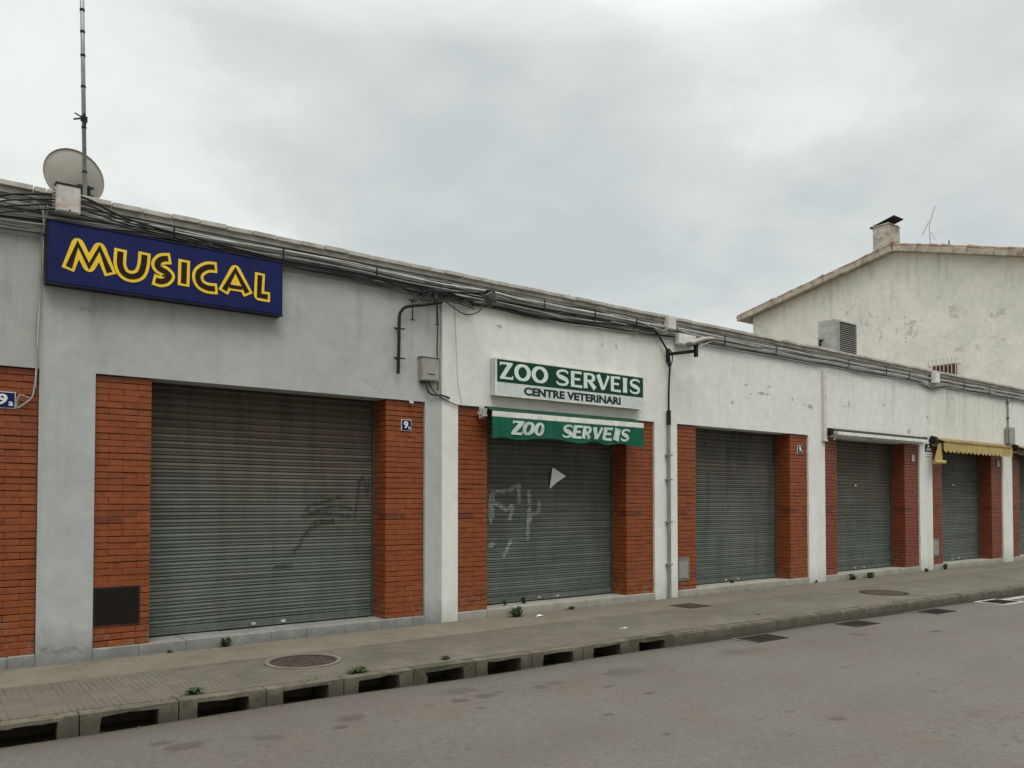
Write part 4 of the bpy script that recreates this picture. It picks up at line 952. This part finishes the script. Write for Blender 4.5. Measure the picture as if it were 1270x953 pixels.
for i in range(5):
    cable([(.62 + i * .09, -.05, 4.50), (.82 + i * .05, -.08, 4.53 - i * .015), (.96 + i * .01, -.09, 4.46), (1.0, -.07, 4.30 - i * .03)], .005, ['cable_grey', 'cable_white'][i % 2], 'thin %s wire fanning down into the drop beside the rusty box' % ['grey', 'off white'][i % 2], grp='wires fanning beside the rusty box')
cable([(10.09, -.08, 4.52), (10.3, -.07, 4.45), (10.8, -.06, 4.42), (11.5, -.06, 4.44), (12.5, -.05, 4.43)], .018, 'cable_grey', 'thick grey cable leaving the upright cream box along the coping', grp='loose cable drops')
for i in range(4):
    cable([(9.3 + i * .1, -.07, 4.47), (9.6 + i * .06, -.09, 4.42 - i * .02), (9.8 + i * .02, -.1, 4.40 - i * .015), (9.93, -.1, 4.44)], .006, ['cable_white', 'cable_grey', 'cable_dark', 'cable_white'][i], 'thin wire curling into the upright cream box', grp='wires curling into the cream box')
# small clips holding the bundle
for i, x in enumerate([2.2, 3.4, 4.6, 7.3, 8.3, 9.2, 11.4, 12.9, 15.4, 16.9, 17.9, 20.6, 22.0]):
    bm = B(); box(bm, x - .008, x + .008, -.095, -.085, 4.36, 4.52); box(bm, x - .008, x + .008, -.0845, -.001, 4.362, 4.37)
    o = obj('cable_clip', bm, 'dark_metal'); tag(o, 'thin dark strap holding the cables under the coping', 'cable clip', 'cable straps under the coping')

# ------------------------------------------------------------------ mast, dish
t = thing('antenna_mast', 'tall thin steel mast rising from the roof edge beside the satellite dish', 'mast', (1.42, .32, 4.45))
top = Vector((1.335, .32, 7.9)); bot = Vector((1.42, .32, 4.45))
bm = B(); tube(bm, [bot, bot.lerp(top, .5), top], .021, 10); obj('tube', bm, 'zinc', t, smooth=True)
for z in (5.05, 5.52, 5.95, 6.28, 6.53, 6.76, 7.3):
    f = (z - 4.45) / 3.45; p = bot.lerp(top, f)
    bm = B(); tube(bm, [p - Vector((0, 0, .012)), p + Vector((0, 0, .012))], .025, 10); obj('band', bm, 'dark_metal', t)
bm = B(); p = bot.lerp(top, (5.60 - 4.45) / 3.45)
box(bm, p.x - .035, p.x + .03, .285, .30, 5.57, 5.63); tube(bm, [p + Vector((-.10, -.03, -.03)), p + Vector((.02, -.03, .02))], .009, 6); tube(bm, [p + Vector((-.09, -.03, .04)), p + Vector((.0, -.03, 0))], .007, 6); tube(bm, [p + Vector((.0, -.03, .06)), p + Vector((.01, -.03, -.06))], .012, 6)
obj('clamp', bm, 'dark_metal', t)
t = thing('satellite_dish', 'grey beige satellite dish facing away, clamped to the mast above the MUSICAL sign', 'satellite dish', (1.33, .45, 4.75))
bm = B(); n = 40; rings = []
c = Vector((1.335, .52, 5.045)); rx, rz = .285, .305
for j in range(9):
    f = j / 8; rings.append([bm.verts.new(c + Vector((rx * f * math.cos(2 * PI * k / n), .075 * f * f - .075 + 0, rz * f * math.sin(2 * PI * k / n)))) for k in range(n)] if j else [bm.verts.new(c + Vector((0, -.075, 0)))])
for k in range(n): bm.faces.new((rings[0][0], rings[1][k], rings[1][(k + 1) % n]))
for a, b in zip(rings[1:], rings[2:]):
    for k in range(n): bm.faces.new((a[k], b[k], b[(k + 1) % n], a[(k + 1) % n]))
rim = [bm.verts.new(v.co * 1.0 + Vector(((v.co.x - c.x) * .03, -.014, (v.co.z - c.z) * .03))) for v in rings[-1]]
for k in range(n): bm.faces.new((rings[-1][k], rim[k], rim[(k + 1) % n], rings[-1][(k + 1) % n]))
bmesh.ops.rotate(bm, verts=bm.verts, cent=c, matrix=Matrix.Rotation(math.radians(-8), 3, 'X') @ Matrix.Rotation(math.radians(4), 3, 'Z'))
obj('reflector', bm, 'dish', t, smooth=True)
bm = B(); box(bm, 1.36, 1.39, .36, .46, 4.80, 4.93); box(bm, 1.44, 1.47, .36, .46, 4.80, 4.93); box(bm, 1.34, 1.50, .35, .362, 4.81, 4.835); box(bm, 1.34, 1.50, .35, .362, 4.895, 4.92); obj('mount', bm, 'dark_metal', t, bevel=.002)
bm = B(); tube(bm, [(1.27, .40, 4.88), (1.27, .47, 4.88)], .014, 8); obj('bolt', bm, 'dark_metal', t)
bm = B(); tube(bm, [(1.40, .42, 4.80), (1.38, .75, 4.70), (1.36, 1.0, 4.98)], .012, 8); box(bm, 1.33, 1.39, .98, 1.05, 4.96, 5.05); obj('feed_arm', bm, 'zinc', t)

# small antenna bits seen over the coping
t = thing('roof_antenna', 'tiny dark aerial poking up behind the coping over the white units', 'aerial', (8.9, 1.2, 4.45))
bm = B(); tube(bm, [(8.9, 1.2, 4.45), (8.9, 1.2, 5.11)], .012, 6); obj('stem', bm, 'dark_metal', t)
bm = B(); tube(bm, [(8.84, 1.2, 5.09), (9.32, 1.2, 5.07)], .008, 6)
for k in range(5): tube(bm, [(8.95 + k * .085, 1.2, 5.05), (8.95 + k * .085, 1.2, 5.10)], .008, 5)
obj('boom', bm, 'dark_metal', t)

# ------------------------------------------------------------------ manholes, grates
t = thing('manhole_cover', 'round rusty manhole cover with a raised ring in the near pavement', 'manhole', (3.15, -1.36, 0))
def disc(bm, cx, cy, r0, r1, z0, z1, n=40):
    a = [[bm.verts.new((cx + r * math.cos(2 * PI * k / n), cy + r * math.sin(2 * PI * k / n), z)) for k in range(n)] for r, z in ((r0, z0), (r0, z1), (r1, z1), (r1, z0))] if r0 else None
    if a:
        for p, q in zip(a, a[1:]):
            for k in range(n): bm.faces.new((p[k], p[(k + 1) % n], q[(k + 1) % n], q[k]))
    else:
        c = [[bm.verts.new((cx + r1 * math.cos(2 * PI * k / n), cy + r1 * math.sin(2 * PI * k / n), z)) for k in range(n)] for z in (z0, z1)]
        bm.faces.new(c[1]); [bm.faces.new((c[0][k], c[0][(k + 1) % n], c[1][(k + 1) % n], c[1][k])) for k in range(n)]
bm = B(); disc(bm, 3.15, -1.36, .33, .37, -.02, .014); obj('ring', bm, 'cement_light', t)
bm = B(); disc(bm, 3.15, -1.36, .30, .327, -.02, .010); obj('frame', bm, 'iron_brown', t)
bm = B(); disc(bm, 3.15, -1.36, 0, .297, -.02, .004)
for k in range(8):
    for j in range(3):
        a = k * PI / 4 + j * .26; r = .09 + .07 * j; box(bm, 3.15 + r * math.cos(a) - .018, 3.15 + r * math.cos(a) + .018, -1.36 + r * math.sin(a) - .009, -1.36 + r * math.sin(a) + .009, .0042, .009)
obj('lid', bm, 'iron_brown', t)
t = thing('manhole_cover', 'small square dark cover in the pavement in front of the riser conduit', 'manhole', (9.56, -.84, 0))
bm = B(); box(bm, 9.32, 9.80, -1.06, -.63, -.02, .005); obj('frame', bm, 'iron', t)
bm = B(); box(bm, 9.35, 9.77, -1.03, -.66, -.0, .009)
for k in range(6): box(bm, 9.37 + k * .068, 9.40 + k * .068, -1.01, -.68, .0092, .012)
obj('lid', bm, 'iron_brown', t)
t = thing('manhole_cover', 'flat round iron cover in the far pavement in front of the flaking unit pier', 'manhole', (13.6, -1.73, 0))
bm = B(); disc(bm, 13.6, -1.73, .34, .40, -.02, .008); obj('frame', bm, 'iron', t)
bm = B(); disc(bm, 13.6, -1.73, 0, .337, -.02, .006); obj('lid', bm, 'iron_brown', t)

def grate(cx, cy, label, pale):
    t = thing('drain_grate', label, 'drain grate', (cx, cy, ROADZ(cx, cy)), 'road gully grates along the kerb')
    z = ROADZ(cx, cy); w, d = .30, .185
    bm = B(); zt = z + .012
    for q in ((-w, w, -d, -d + .03), (-w, w, d - .03, d), (-w, -w + .03, -d + .031, d - .031), (w - .03, w, -d + .031, d - .031), (-.012, .012, -d + .031, d - .031)): box(bm, cx + q[0], cx + q[1], cy + q[2], cy + q[3], z - .05, zt)
    obj('frame', bm, 'iron', t)
    bm = B(); nb = 9
    for k in range(nb):
        x = cx - w + .045 + k * (2 * w - .09) / (nb - 1)
        if abs(x - cx) < .03: continue
        box(bm, x - .009, x + .009, cy - d + .0315, cy + d - .0315, z - .03, zt - .003)
    obj('bars', bm, 'iron', t)
    bm = B(); box(bm, cx - w + .02, cx + w - .02, cy - d + .02, cy + d - .02, z + .0035, z + .0045); obj('sump_shade', bm, 'dark_metal', t)  # flat black sheet standing in for the shaded hollow under the bars
    bm = B()
    e = .075 if pale else .035
    for q in ((-w - e, w + e, -d - e, -d - .001), (-w - e, w + e, d + .001, d + e), (-w - e, -w - .001, -d, d), (w + .001, w + e, -d, d)): box(bm, cx + q[0], cx + q[1], cy + q[2], cy + q[3], z - .03, z + (.008 if pale else .006))
    obj('collar', bm, 'marking' if pale else 'cement_light', t)
    t.rotation_euler.z = math.atan(KS)
for cx, lab, pale in ((8.66, 'nearest iron gully grate, just past the last kerb inlet', 0), (10.75, 'second gully grate along the kerb, with a thin worn collar', 0), (12.95, 'third gully grate, darkest, before the white edged one', 0),
                      (15.08, 'gully grate framed in white paint at the start of the white line', 1), (17.3, 'farthest gully grate on the white line at the edge of view', 0)):
    grate(cx, KY(cx) - .10 - .19, lab, pale)
def marking(pts, label):
    bm = B(); bm.faces.new([bm.verts.new((x, y, ROADZ(x, y) + .006)) for x, y in pts]); tag(obj('road_marking', bm, 'marking'), kind='structure')
y = lambda x, o: KY(x) + o
marking([(15.5, y(15.5, -.12)), (15.5, y(15.5, -.27)), (22, y(22, -.27)), (22, y(22, -.12))], '')
marking([(14.8, y(14.8, -.95)), (14.8, y(14.8, -1.05)), (16.5, y(16.5, -1.05)), (16.5, y(16.5, -.95))], '')

# ------------------------------------------------------------------ weeds, litter
def weed(x, y, z, n, r, h, label, mat='leaf', seed=1, dry=.25):
    rr = random.Random(seed); t = thing('weed', label, 'weed', (x, y, z), 'weeds in the pavement cracks')
    bms = [B(), B()]
    for i in range(n):
        bm = bms[rr.random() < dry]; a = rr.uniform(0, 2 * PI); L = r * rr.uniform(.4, 1.); hh = h * rr.uniform(.25, 1.)
        bx, by = x + rr.uniform(-.3, .3) * r, y + rr.uniform(-.2, .2) * r; w = rr.uniform(.25, .5) * .035
        d = Vector((math.cos(a), math.sin(a) * .7, 0)); s = Vector((-d.y, d.x, 0)) * w
        p0 = Vector((bx, by, z)); p1 = p0 + d * L * .45 + Vector((0, 0, hh)); p2 = p0 + d * L + Vector((0, 0, hh * rr.uniform(.3, 1.1)))
        v = [bm.verts.new(q) for q in (p0 - s * .4, p0 + s * .4, p1 + s, p1 - s, p2)]
        bm.faces.new((v[0], v[1], v[2], v[3])); bm.faces.new((v[3], v[2], v[4]))
    obj('leaves', bms[0], mat, t)
    if len(bms[1].faces): obj('dry_leaves', bms[1], 'leaf_dry', t)
weed(6.74, -.16, 0, 90, .15, .14, 'largest dark weed tuft, at the sill of the veterinary shutter', seed=1)
weed(2.79, -.05, 0, 45, .08, .10, 'small green weed at the sill under the wide shutter', seed=2)
weed(1.90, -2.08, .003, 55, .10, .05, 'low weed flattened against the near kerb edge', seed=3)
weed(3.35, -2.15, .003, 60, .13, .05, 'spreading green weed at the kerb just past the manhole cover', seed=4)
weed(4.35, -2.1, .003, 30, .09, .035, 'small brownish weed on the kerb edge past the spreading green one', mat='leaf_dry', seed=5)
weed(7.84, -.05, 0, 30, .09, .05, 'thin low weed further along the veterinary sill', seed=6)
weed(15.35, -.14, 0, 50, .14, .12, 'first of two weed tufts under the white awning', seed=7)
weed(16.05, -.14, 0, 60, .17, .12, 'broader of two weed tufts under the white awning', seed=8)
weed(18.5, -.12, 0, 25, .10, .08, 'tiny weed at the pier below the notice plates', seed=9)
weed(19.45, -.1, 0, 45, .10, .14, 'upright dark weed at the sill under the yellow awning', seed=10)
weed(14.2, -.05, 0, 20, .07, .06, 'tiny weed at the foot of the trunking pier', seed=11)
weed(7.15, .20, .113, 30, .07, .10, 'small weed growing on the veterinary sill against the shutter', seed=12)
weed(6.82, .22, .113, 22, .05, .09, 'tiny weed in the near corner of the veterinary sill', seed=13)
weed(12.0, .25, .113, 26, .09, .06, 'low weed growing on the sill of the flaking unit', seed=14)
weed(2.2, -.04, 0, 16, .06, .035, 'small dry weed under the dark meter cover sill', mat='leaf_dry', seed=15)
bm = B(); rr = random.Random(21)
for i in range(420):
    x = rr.uniform(-1, 20); k = rr.random()
    if k < .45: y_, z_ = KY(x) - abs(rr.gauss(0, .06)) - .01, -.148
    elif k < .75: y_, z_ = -abs(rr.gauss(0, .035)) - .012, .002
    else: y_, z_ = KY(x) + .135 + rr.gauss(0, .03), .004
    if k < .45: z_ = ROADZ(x, y_) + .008
    q = rr.uniform(.005, .02); a = rr.uniform(0, 6.3)
    c_, s_ = math.cos(a) * q, math.sin(a) * q
    bm.faces.new([bm.verts.new((x + u, y_ + v, z_ + w_)) for u, v, w_ in ((c_, s_, 0), (-s_ * .5, c_ * .5, .005), (-c_, -s_, .002), (s_ * .5, -c_ * .5, .006))])
tag(obj('leaf_litter', bm, 'leaf_dry'), kind='stuff')
def scrap(x, y, z, pts, label, mat='paper', name='paper_scrap', cat='litter'):
    bm = B(); vs = [bm.verts.new((x + px, y + py, z + pz)) for px, py, pz in pts]; bm.faces.new(vs)
    r = bmesh.ops.extrude_face_region(bm, geom=bm.faces[:]); bmesh.ops.translate(bm, verts=[g for g in r['geom'] if isinstance(g, bmesh.types.BMVert)], vec=(0, 0, .003))
    o = obj(name, bm, mat); tag(o, label, cat)
scrap(7.17, -1.79, .002, [(-.07, 0, 0), (-.02, -.02, .006), (.06, -.015, .0), (.07, .012, .006), (0, .02, .0)], 'white scrap of paper lying on the pavement in front of the veterinary shop')
scrap(7.0, -.32, .002, [(-.05, 0, 0), (.02, -.04, .01), (.08, -.01, .0), (.03, .03, .02)], 'small pale scrap beside the largest weed tuft')
scrap(9.6, -2.05, .002, [(-.05, 0, 0), (.02, -.02, .008), (.05, .01, .0), (.0, .03, .01)], 'dead leaf lying on the pavement near the second gully grate', 'leaf_dry', 'fallen_leaf', 'leaf')
bm = B()
P = [(7.755, .352, 1.79), (7.80, .335, 2.115), (7.86, .330, 2.085), (8.035, .300, 1.985), (7.90, .335, 1.90)]
vs = [bm.verts.new(p) for p in P]; c0 = bm.verts.new((7.865, .325, 1.99))
for i in range(5): bm.faces.new((vs[i], vs[(i + 1) % 5], c0))
r = bmesh.ops.extrude_face_region(bm, geom=bm.faces[:]); bmesh.ops.translate(bm, verts=[g for g in r['geom'] if isinstance(g, bmesh.types.BMVert)], vec=(0, -.003, 0))
tag(obj('flyer', bm, 'paper'), 'torn white triangular paper stuck on the veterinary shutter', 'flyer')
for x, z, lab in ((16.35, 1.93, 'tiny pale sticker on the shutter under the white awning'), (20.9, 2.0, 'tiny pale sticker on the shutter under the yellow awning')):
    bm = B(); box(bm, x, x + .06, .352, .365, z, z + .03); tag(obj('sticker', bm, 'paper'), lab, 'sticker', 'stickers on the shutters')
for x in (4.02, 2.75, 5.05):
    pass

# ------------------------------------------------------------------ neighbouring house
HX = 27.7
t = thing('house', 'tall cream house with a peeling windowless gable and clay tiled roof behind the shops', 'house', (33, 6, 0))
Y0, YP, Y1 = 1.15, 5.20, 11.23; ZN, ZP, ZF = 9.22, 10.42, 9.20
bm = B(); prism(bm, [(Y0, -.1), (Y1, -.1), (Y1, ZF), (YP, ZP), (Y0, ZN)], HX, HX + 11, 'x'); obj('wall', bm, 'house', t)
def roofslab(ya, za, yb, zb, name):
    L = math.hypot(yb - ya, zb - za); d = Vector((0, yb - ya, zb - za)).normalized(); nrm = Vector((0, -d.z, d.y));
    if nrm.z < 0: nrm = -nrm
    bm = B(); nx = 150; ny = 14; xa = HX - .28; xb = HX + 11.3; rows = []
    for j in range(ny + 1):
        row = []
        for i in range(nx * 2 + 1):
            x = xa + (xb - xa) * i / (nx * 2); q = Vector((x, ya, za)) + d * (L * j / ny) + nrm * (.10 + .035 * math.cos(PI * i * .5) + .012 * (j % 2) + .01 * math.sin(i * 7.1 + j * 3.3)); row.append(bm.verts.new(q))
        rows.append(row)
    for a, b in zip(rows, rows[1:]):
        for i in range(nx * 2): bm.faces.new((a[i], a[i + 1], b[i + 1], b[i]))
    rf = obj('roof', bm, 'roof_tile', t)
    bm = B(); P = [Vector((0, ya, za)), Vector((0, yb, zb))]
    lo = [(P[0] + nrm * .003), (P[1] + nrm * .003), (P[1] + nrm * .075), (P[0] + nrm * .075)]
    prism(bm, [(v.y, v.z) for v in lo], HX - .26, HX + 11.25, 'x'); obj('soffit', bm, 'verge', rf)
    bm = B(); n = int(L / .42)
    for i in range(n):
        f0, f1 = i / n, (i + .97) / n; a = P[0].lerp(P[1], f0); b = P[0].lerp(P[1], f1)
        h0, h1 = .20 + R.uniform(-.012, .012), .165 + R.uniform(-.012, .012)
        if (zb < za): h0, h1 = h1, h0
        pts = [a - nrm * .02, b - nrm * .02, b + nrm * h1, a + nrm * h0] if zb > za else [a - nrm * .02, b - nrm * .02, b + nrm * h1, a + nrm * h0]
        j = R.uniform(-.012, .012); prism(bm, [(v.y, v.z) for v in pts], HX - .34 + j, HX - .262, 'x')
    obj('verge_tiles', bm, 'verge', rf, bevel=.006)
    # upturned tile ends above the verge
    bm = B(); m = int(L / .42)
    for i in range(m):
        a = P[0].lerp(P[1], (i + .1) / m) + nrm * .205; b = P[0].lerp(P[1], (i + 1.05) / m) + nrm * .185
        if zb > za: a, b = a - nrm * .02, b + nrm * .015
        tube(bm, [(HX - .27, a.y, a.z), (HX - .27, b.y, b.z + R.uniform(-.03, .03))], .068, 8)
    obj('edge_tiles', bm, 'roof_tile', rf)
roofslab(Y1 + .55, ZF - .10, YP, ZP, 'far')
roofslab(Y0 - .45, ZN - .13, YP, ZP, 'near')
bm = B(); 
for i in range(28): tube(bm, [(HX - .32 + i * .42, YP, ZP + .19 + .02 * (i % 2)), (HX + .12 + i * .42, YP, ZP + .20 - .01 * (i % 2))], .11, 8)
obj('ridge_tiles', bm, 'roof_tile', t)
CH = bpy.data.objects.new('chimney', None); COL.objects.link(CH); CH.parent = t; CH.location = (HX + .75 - 33, 5.5 - 6, 10.3)
bm = B(); box(bm, HX + .15, HX + .95, 5.55, 6.15, 10.1, 11.55); obj('stack', bm, 'chimney', CH, bevel=.02)
bm = B(); box(bm, HX + .13, HX + .97, 5.53, 6.17, 11.551, 11.60); obj('crown', bm, 'chimney', CH, bevel=.015)
bm = B()
for q in ((HX + .2, 5.62), (HX + .2, 6.08), (HX + .9, 5.62), (HX + .9, 6.08)): box(bm, q[0] - .02, q[0] + .02, q[1] - .02, q[1] + .02, 11.60, 11.67)
obj('cap_stand', bm, 'dark_metal', CH)
bm = B(); box(bm, HX + .2, HX + .85, 5.36, 6.30, 11.68, 11.72, Matrix.Rotation(math.radians(-13), 3, 'X')); obj('cap', bm, 'dark_metal', CH)
# barred window low in the gable
WN = bpy.data.objects.new('window', None); COL.objects.link(WN); WN.parent = t; WN.location = (HX - 33, 3.6 - 6, 5.2)
bm = B(); y0, y1, z0, z1 = 3.22, 3.98, 5.0, 6.18
for q in ((y0, y1, z1 - .08, z1), (y0, y1, z0, z0 + .08), (y0, y0 + .08, z0 + .081, z1 - .081), (y1 - .08, y1, z0 + .081, z1 - .081), (3.57, 3.63, z0 + .081, z1 - .081)): box(bm, HX - .05, HX - .002, *q)
obj('frame', bm, 'wood_red', WN)
bm = B(); box(bm, HX - .02, HX - .003, y0 + .081, 3.569, z0 + .081, z1 - .081); box(bm, HX - .02, HX - .003, 3.631, y1 - .081, z0 + .081, z1 - .081); obj('pane', bm, 'wood_red', WN)
bm = B()
for k in range(8): yy = 3.16 + k * .125; tube(bm, [(HX - .22, yy, 4.9), (HX - .22, yy, 6.38)], .014, 6)
for z in (5.1, 6.17): tube(bm, [(HX - .22, 3.10, z), (HX - .22, 4.10, z)], .016, 6); tube(bm, [(HX - .22, 3.12, z), (HX - .003, 3.12, z)], .014, 6); tube(bm, [(HX - .22, 4.08, z), (HX - .003, 4.08, z)], .014, 6)
obj('grille', bm, 'cable_white', WN)

t = thing('roof_antenna', 'thin crooked aerial on the tiled roof of the tall house', 'aerial', (HX + .3, 4.1, 10.2))
bm = B(); tube(bm, [(HX + .3, 4.15, 10.2), (HX + .3, 4.2, 11.15), (HX + .3, 4.0, 11.75)], .012, 6); obj('stem', bm, 'zinc', t)
bm = B(); tube(bm, [(HX + .3, 4.45, 10.85), (HX + .3, 4.2, 11.3)], .009, 6); tube(bm, [(HX + .3, 4.14, 10.9), (HX + .3, 4.0, 10.6)], .008, 6); obj('boom', bm, 'zinc', t)
t = thing('roof_antenna', 'very short stub aerial on the tiled roof beside the crooked one', 'aerial', (HX + .3, 3.4, 10.0))
bm = B(); tube(bm, [(HX + .3, 3.55, 9.9), (HX + .3, 3.55, 10.45)], .02, 6); obj('stem', bm, 'dark_metal', t)

# air conditioner on the shop roof
t = thing('air_conditioner', 'boxy beige air conditioner with louvred side on the shop roof', 'air conditioner', (17.17, 1.2, 4.45))
X0, X1, YA, YB, ZA, ZB = 16.70, 17.64, 1.0, 1.42, 4.62, 5.75
bm = bbox(X0, X1, YA, YB, ZA, ZB, .012); obj('casing', bm, 'ac', t)
bm = B(); box(bm, X0 + .13, X1 - .10, YA - .006, YA - .001, ZA + .10, ZB - .05); obj('grille_back', bm, 'ac_dark', t)
bm = B()
z = ZA + .12
while z < ZB - .08: box(bm, X0 + .135, X1 - .105, YA - .035, YA - .007, z, z + .012, Matrix.Rotation(math.radians(30), 3, 'X')); z += .045
obj('louvre', bm, 'ac', t)
bm = B()
for q in ((X0 + .10, X0 + .13), (X1 - .10, X1 - .075)): box(bm, q[0], q[1], YA - .04, YA - .001, ZA + .08, ZB - .03)
box(bm, X0 + .131, X1 - .101, YA - .04, YA - .001, ZB - .05, ZB - .03); obj('grille_frame', bm, 'ac', t)
bm = B(); tube(bm, [(X0 - .002, 1.33, 5.30), (X0 - .06, 1.33, 5.30), (X0 - .08, 1.33, 5.25), (X0 - .08, 1.33, 4.5)], .028, 8); obj('pipe', bm, 'cable_black', t)
bm = B(); box(bm, X0 - .10, X0 - .001, 1.28, 1.38, 5.31, 5.36); obj('pipe_cover', bm, 'ac', t)
for x in (X0 + .1, X1 - .18):
    bm = B(); box(bm, x, x + .08, YA + .02, YB - .02, 4.451, ZA - .002); obj('foot', bm, 'rail', t)

# ------------------------------------------------------------------ sky, sun, camera
w = bpy.data.worlds.new('World'); sc.world = w; w.use_nodes = True
T = NT(w.node_tree); bg = w.node_tree.nodes['Background']
SUN_EL, SUN_ROT = math.radians(60), math.radians(205)
sky = T.n.new('ShaderNodeTexSky'); sky.sky_type = 'NISHITA'; sky.sun_disc = False; sky.sun_elevation = SUN_EL; sky.sun_rotation = SUN_ROT; sky.air_density = 1.; sky.dust_density = 3.
tc = T.n.new('ShaderNodeTexCoord').outputs['Generated']
dx, dy, dz = T.sep(T.vm('NORMALIZE', tc))
zz = T.m('MAXIMUM', dz, 0.)
den = T.m('ADD', zz, .22)
cl = T.comb(T.m('DIVIDE', dx, den), T.m('DIVIDE', dy, den), 0.)
n1 = T.noise(cl, .95, 8, .52, .3)
n2 = T.noise(T.vm('ADD', cl, (3.7, 1.9, 0.)), 2.6, 8, .56, .2)
dens = T.m('ADD', T.m('MULTIPLY', n1, 1.0), T.m('MULTIPLY', n2, .75)); dens = T.m('SUBTRACT', dens, .335)
# broad cloud masses, placed by compass direction
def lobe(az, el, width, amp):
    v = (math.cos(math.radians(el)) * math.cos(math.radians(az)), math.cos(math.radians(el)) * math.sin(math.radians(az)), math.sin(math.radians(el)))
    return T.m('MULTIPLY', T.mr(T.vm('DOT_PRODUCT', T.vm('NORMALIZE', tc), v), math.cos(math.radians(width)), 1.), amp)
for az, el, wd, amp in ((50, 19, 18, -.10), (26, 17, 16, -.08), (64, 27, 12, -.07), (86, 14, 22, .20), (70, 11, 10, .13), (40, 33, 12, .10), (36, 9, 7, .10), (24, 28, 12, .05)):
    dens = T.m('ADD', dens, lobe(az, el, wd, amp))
f = T.mr(dens, .30, .68)
cloud = T.mix(f, (.54, .578, .572, 1), (.735, .77, .745, 1))
hi = T.mr(dens, .58, .84)
cloud = T.mix(hi, cloud, (.86, .885, .845, 1))
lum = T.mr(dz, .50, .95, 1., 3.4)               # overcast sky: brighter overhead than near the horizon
back = T.m('MULTIPLY', T.mr(dy, -.1, -.6), T.mr(dz, .35, .65, 1., 0.))   # unseen low sky behind the viewer dimmed to cut frontal light and sheen
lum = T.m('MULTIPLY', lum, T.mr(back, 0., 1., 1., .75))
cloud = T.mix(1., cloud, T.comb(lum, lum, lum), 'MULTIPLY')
skyc = T.mix(1., sky.outputs[0], (.10, .10, .10, 1), 'MULTIPLY')
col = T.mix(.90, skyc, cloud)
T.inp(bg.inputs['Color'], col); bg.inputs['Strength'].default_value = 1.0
L = bpy.data.lights.new('sun', 'SUN'); L.energy = 1.0; L.angle = math.radians(28); L.color = (1, .96, .9)
so = bpy.data.objects.new('sun', L); COL.objects.link(so)
az = PI / 2 - SUN_ROT; d = Vector((math.cos(SUN_EL) * math.cos(az), math.cos(SUN_EL) * math.sin(az), math.sin(SUN_EL)))
so.rotation_euler = d.to_track_quat('Z', 'Y').to_euler(); so.location = (0, -20, 30)

cam = bpy.data.cameras.new('camera'); co = bpy.data.objects.new('camera', cam); COL.objects.link(co); sc.camera = co
cam.sensor_width = 36; cam.lens = 990 / 1270 * 36; cam.clip_start = .05; cam.clip_end = 1500
p = math.radians(1.4); a = math.atan2(1315, 990)
cam.shift_y = (622 - 990 * math.tan(p) - 476.5) / 1270
co.location = (0, -9, 1.6)
fw = Vector((math.cos(p) * math.cos(a), math.cos(p) * math.sin(a), math.sin(p)))
co.rotation_euler = fw.to_track_quat('-Z', 'Y').to_euler()
vs = sc.view_settings; vs.view_transform = 'Standard'; vs.look = 'None'; vs.gamma = 1; vs.use_curve_mapping = False; vs.exposure = .16
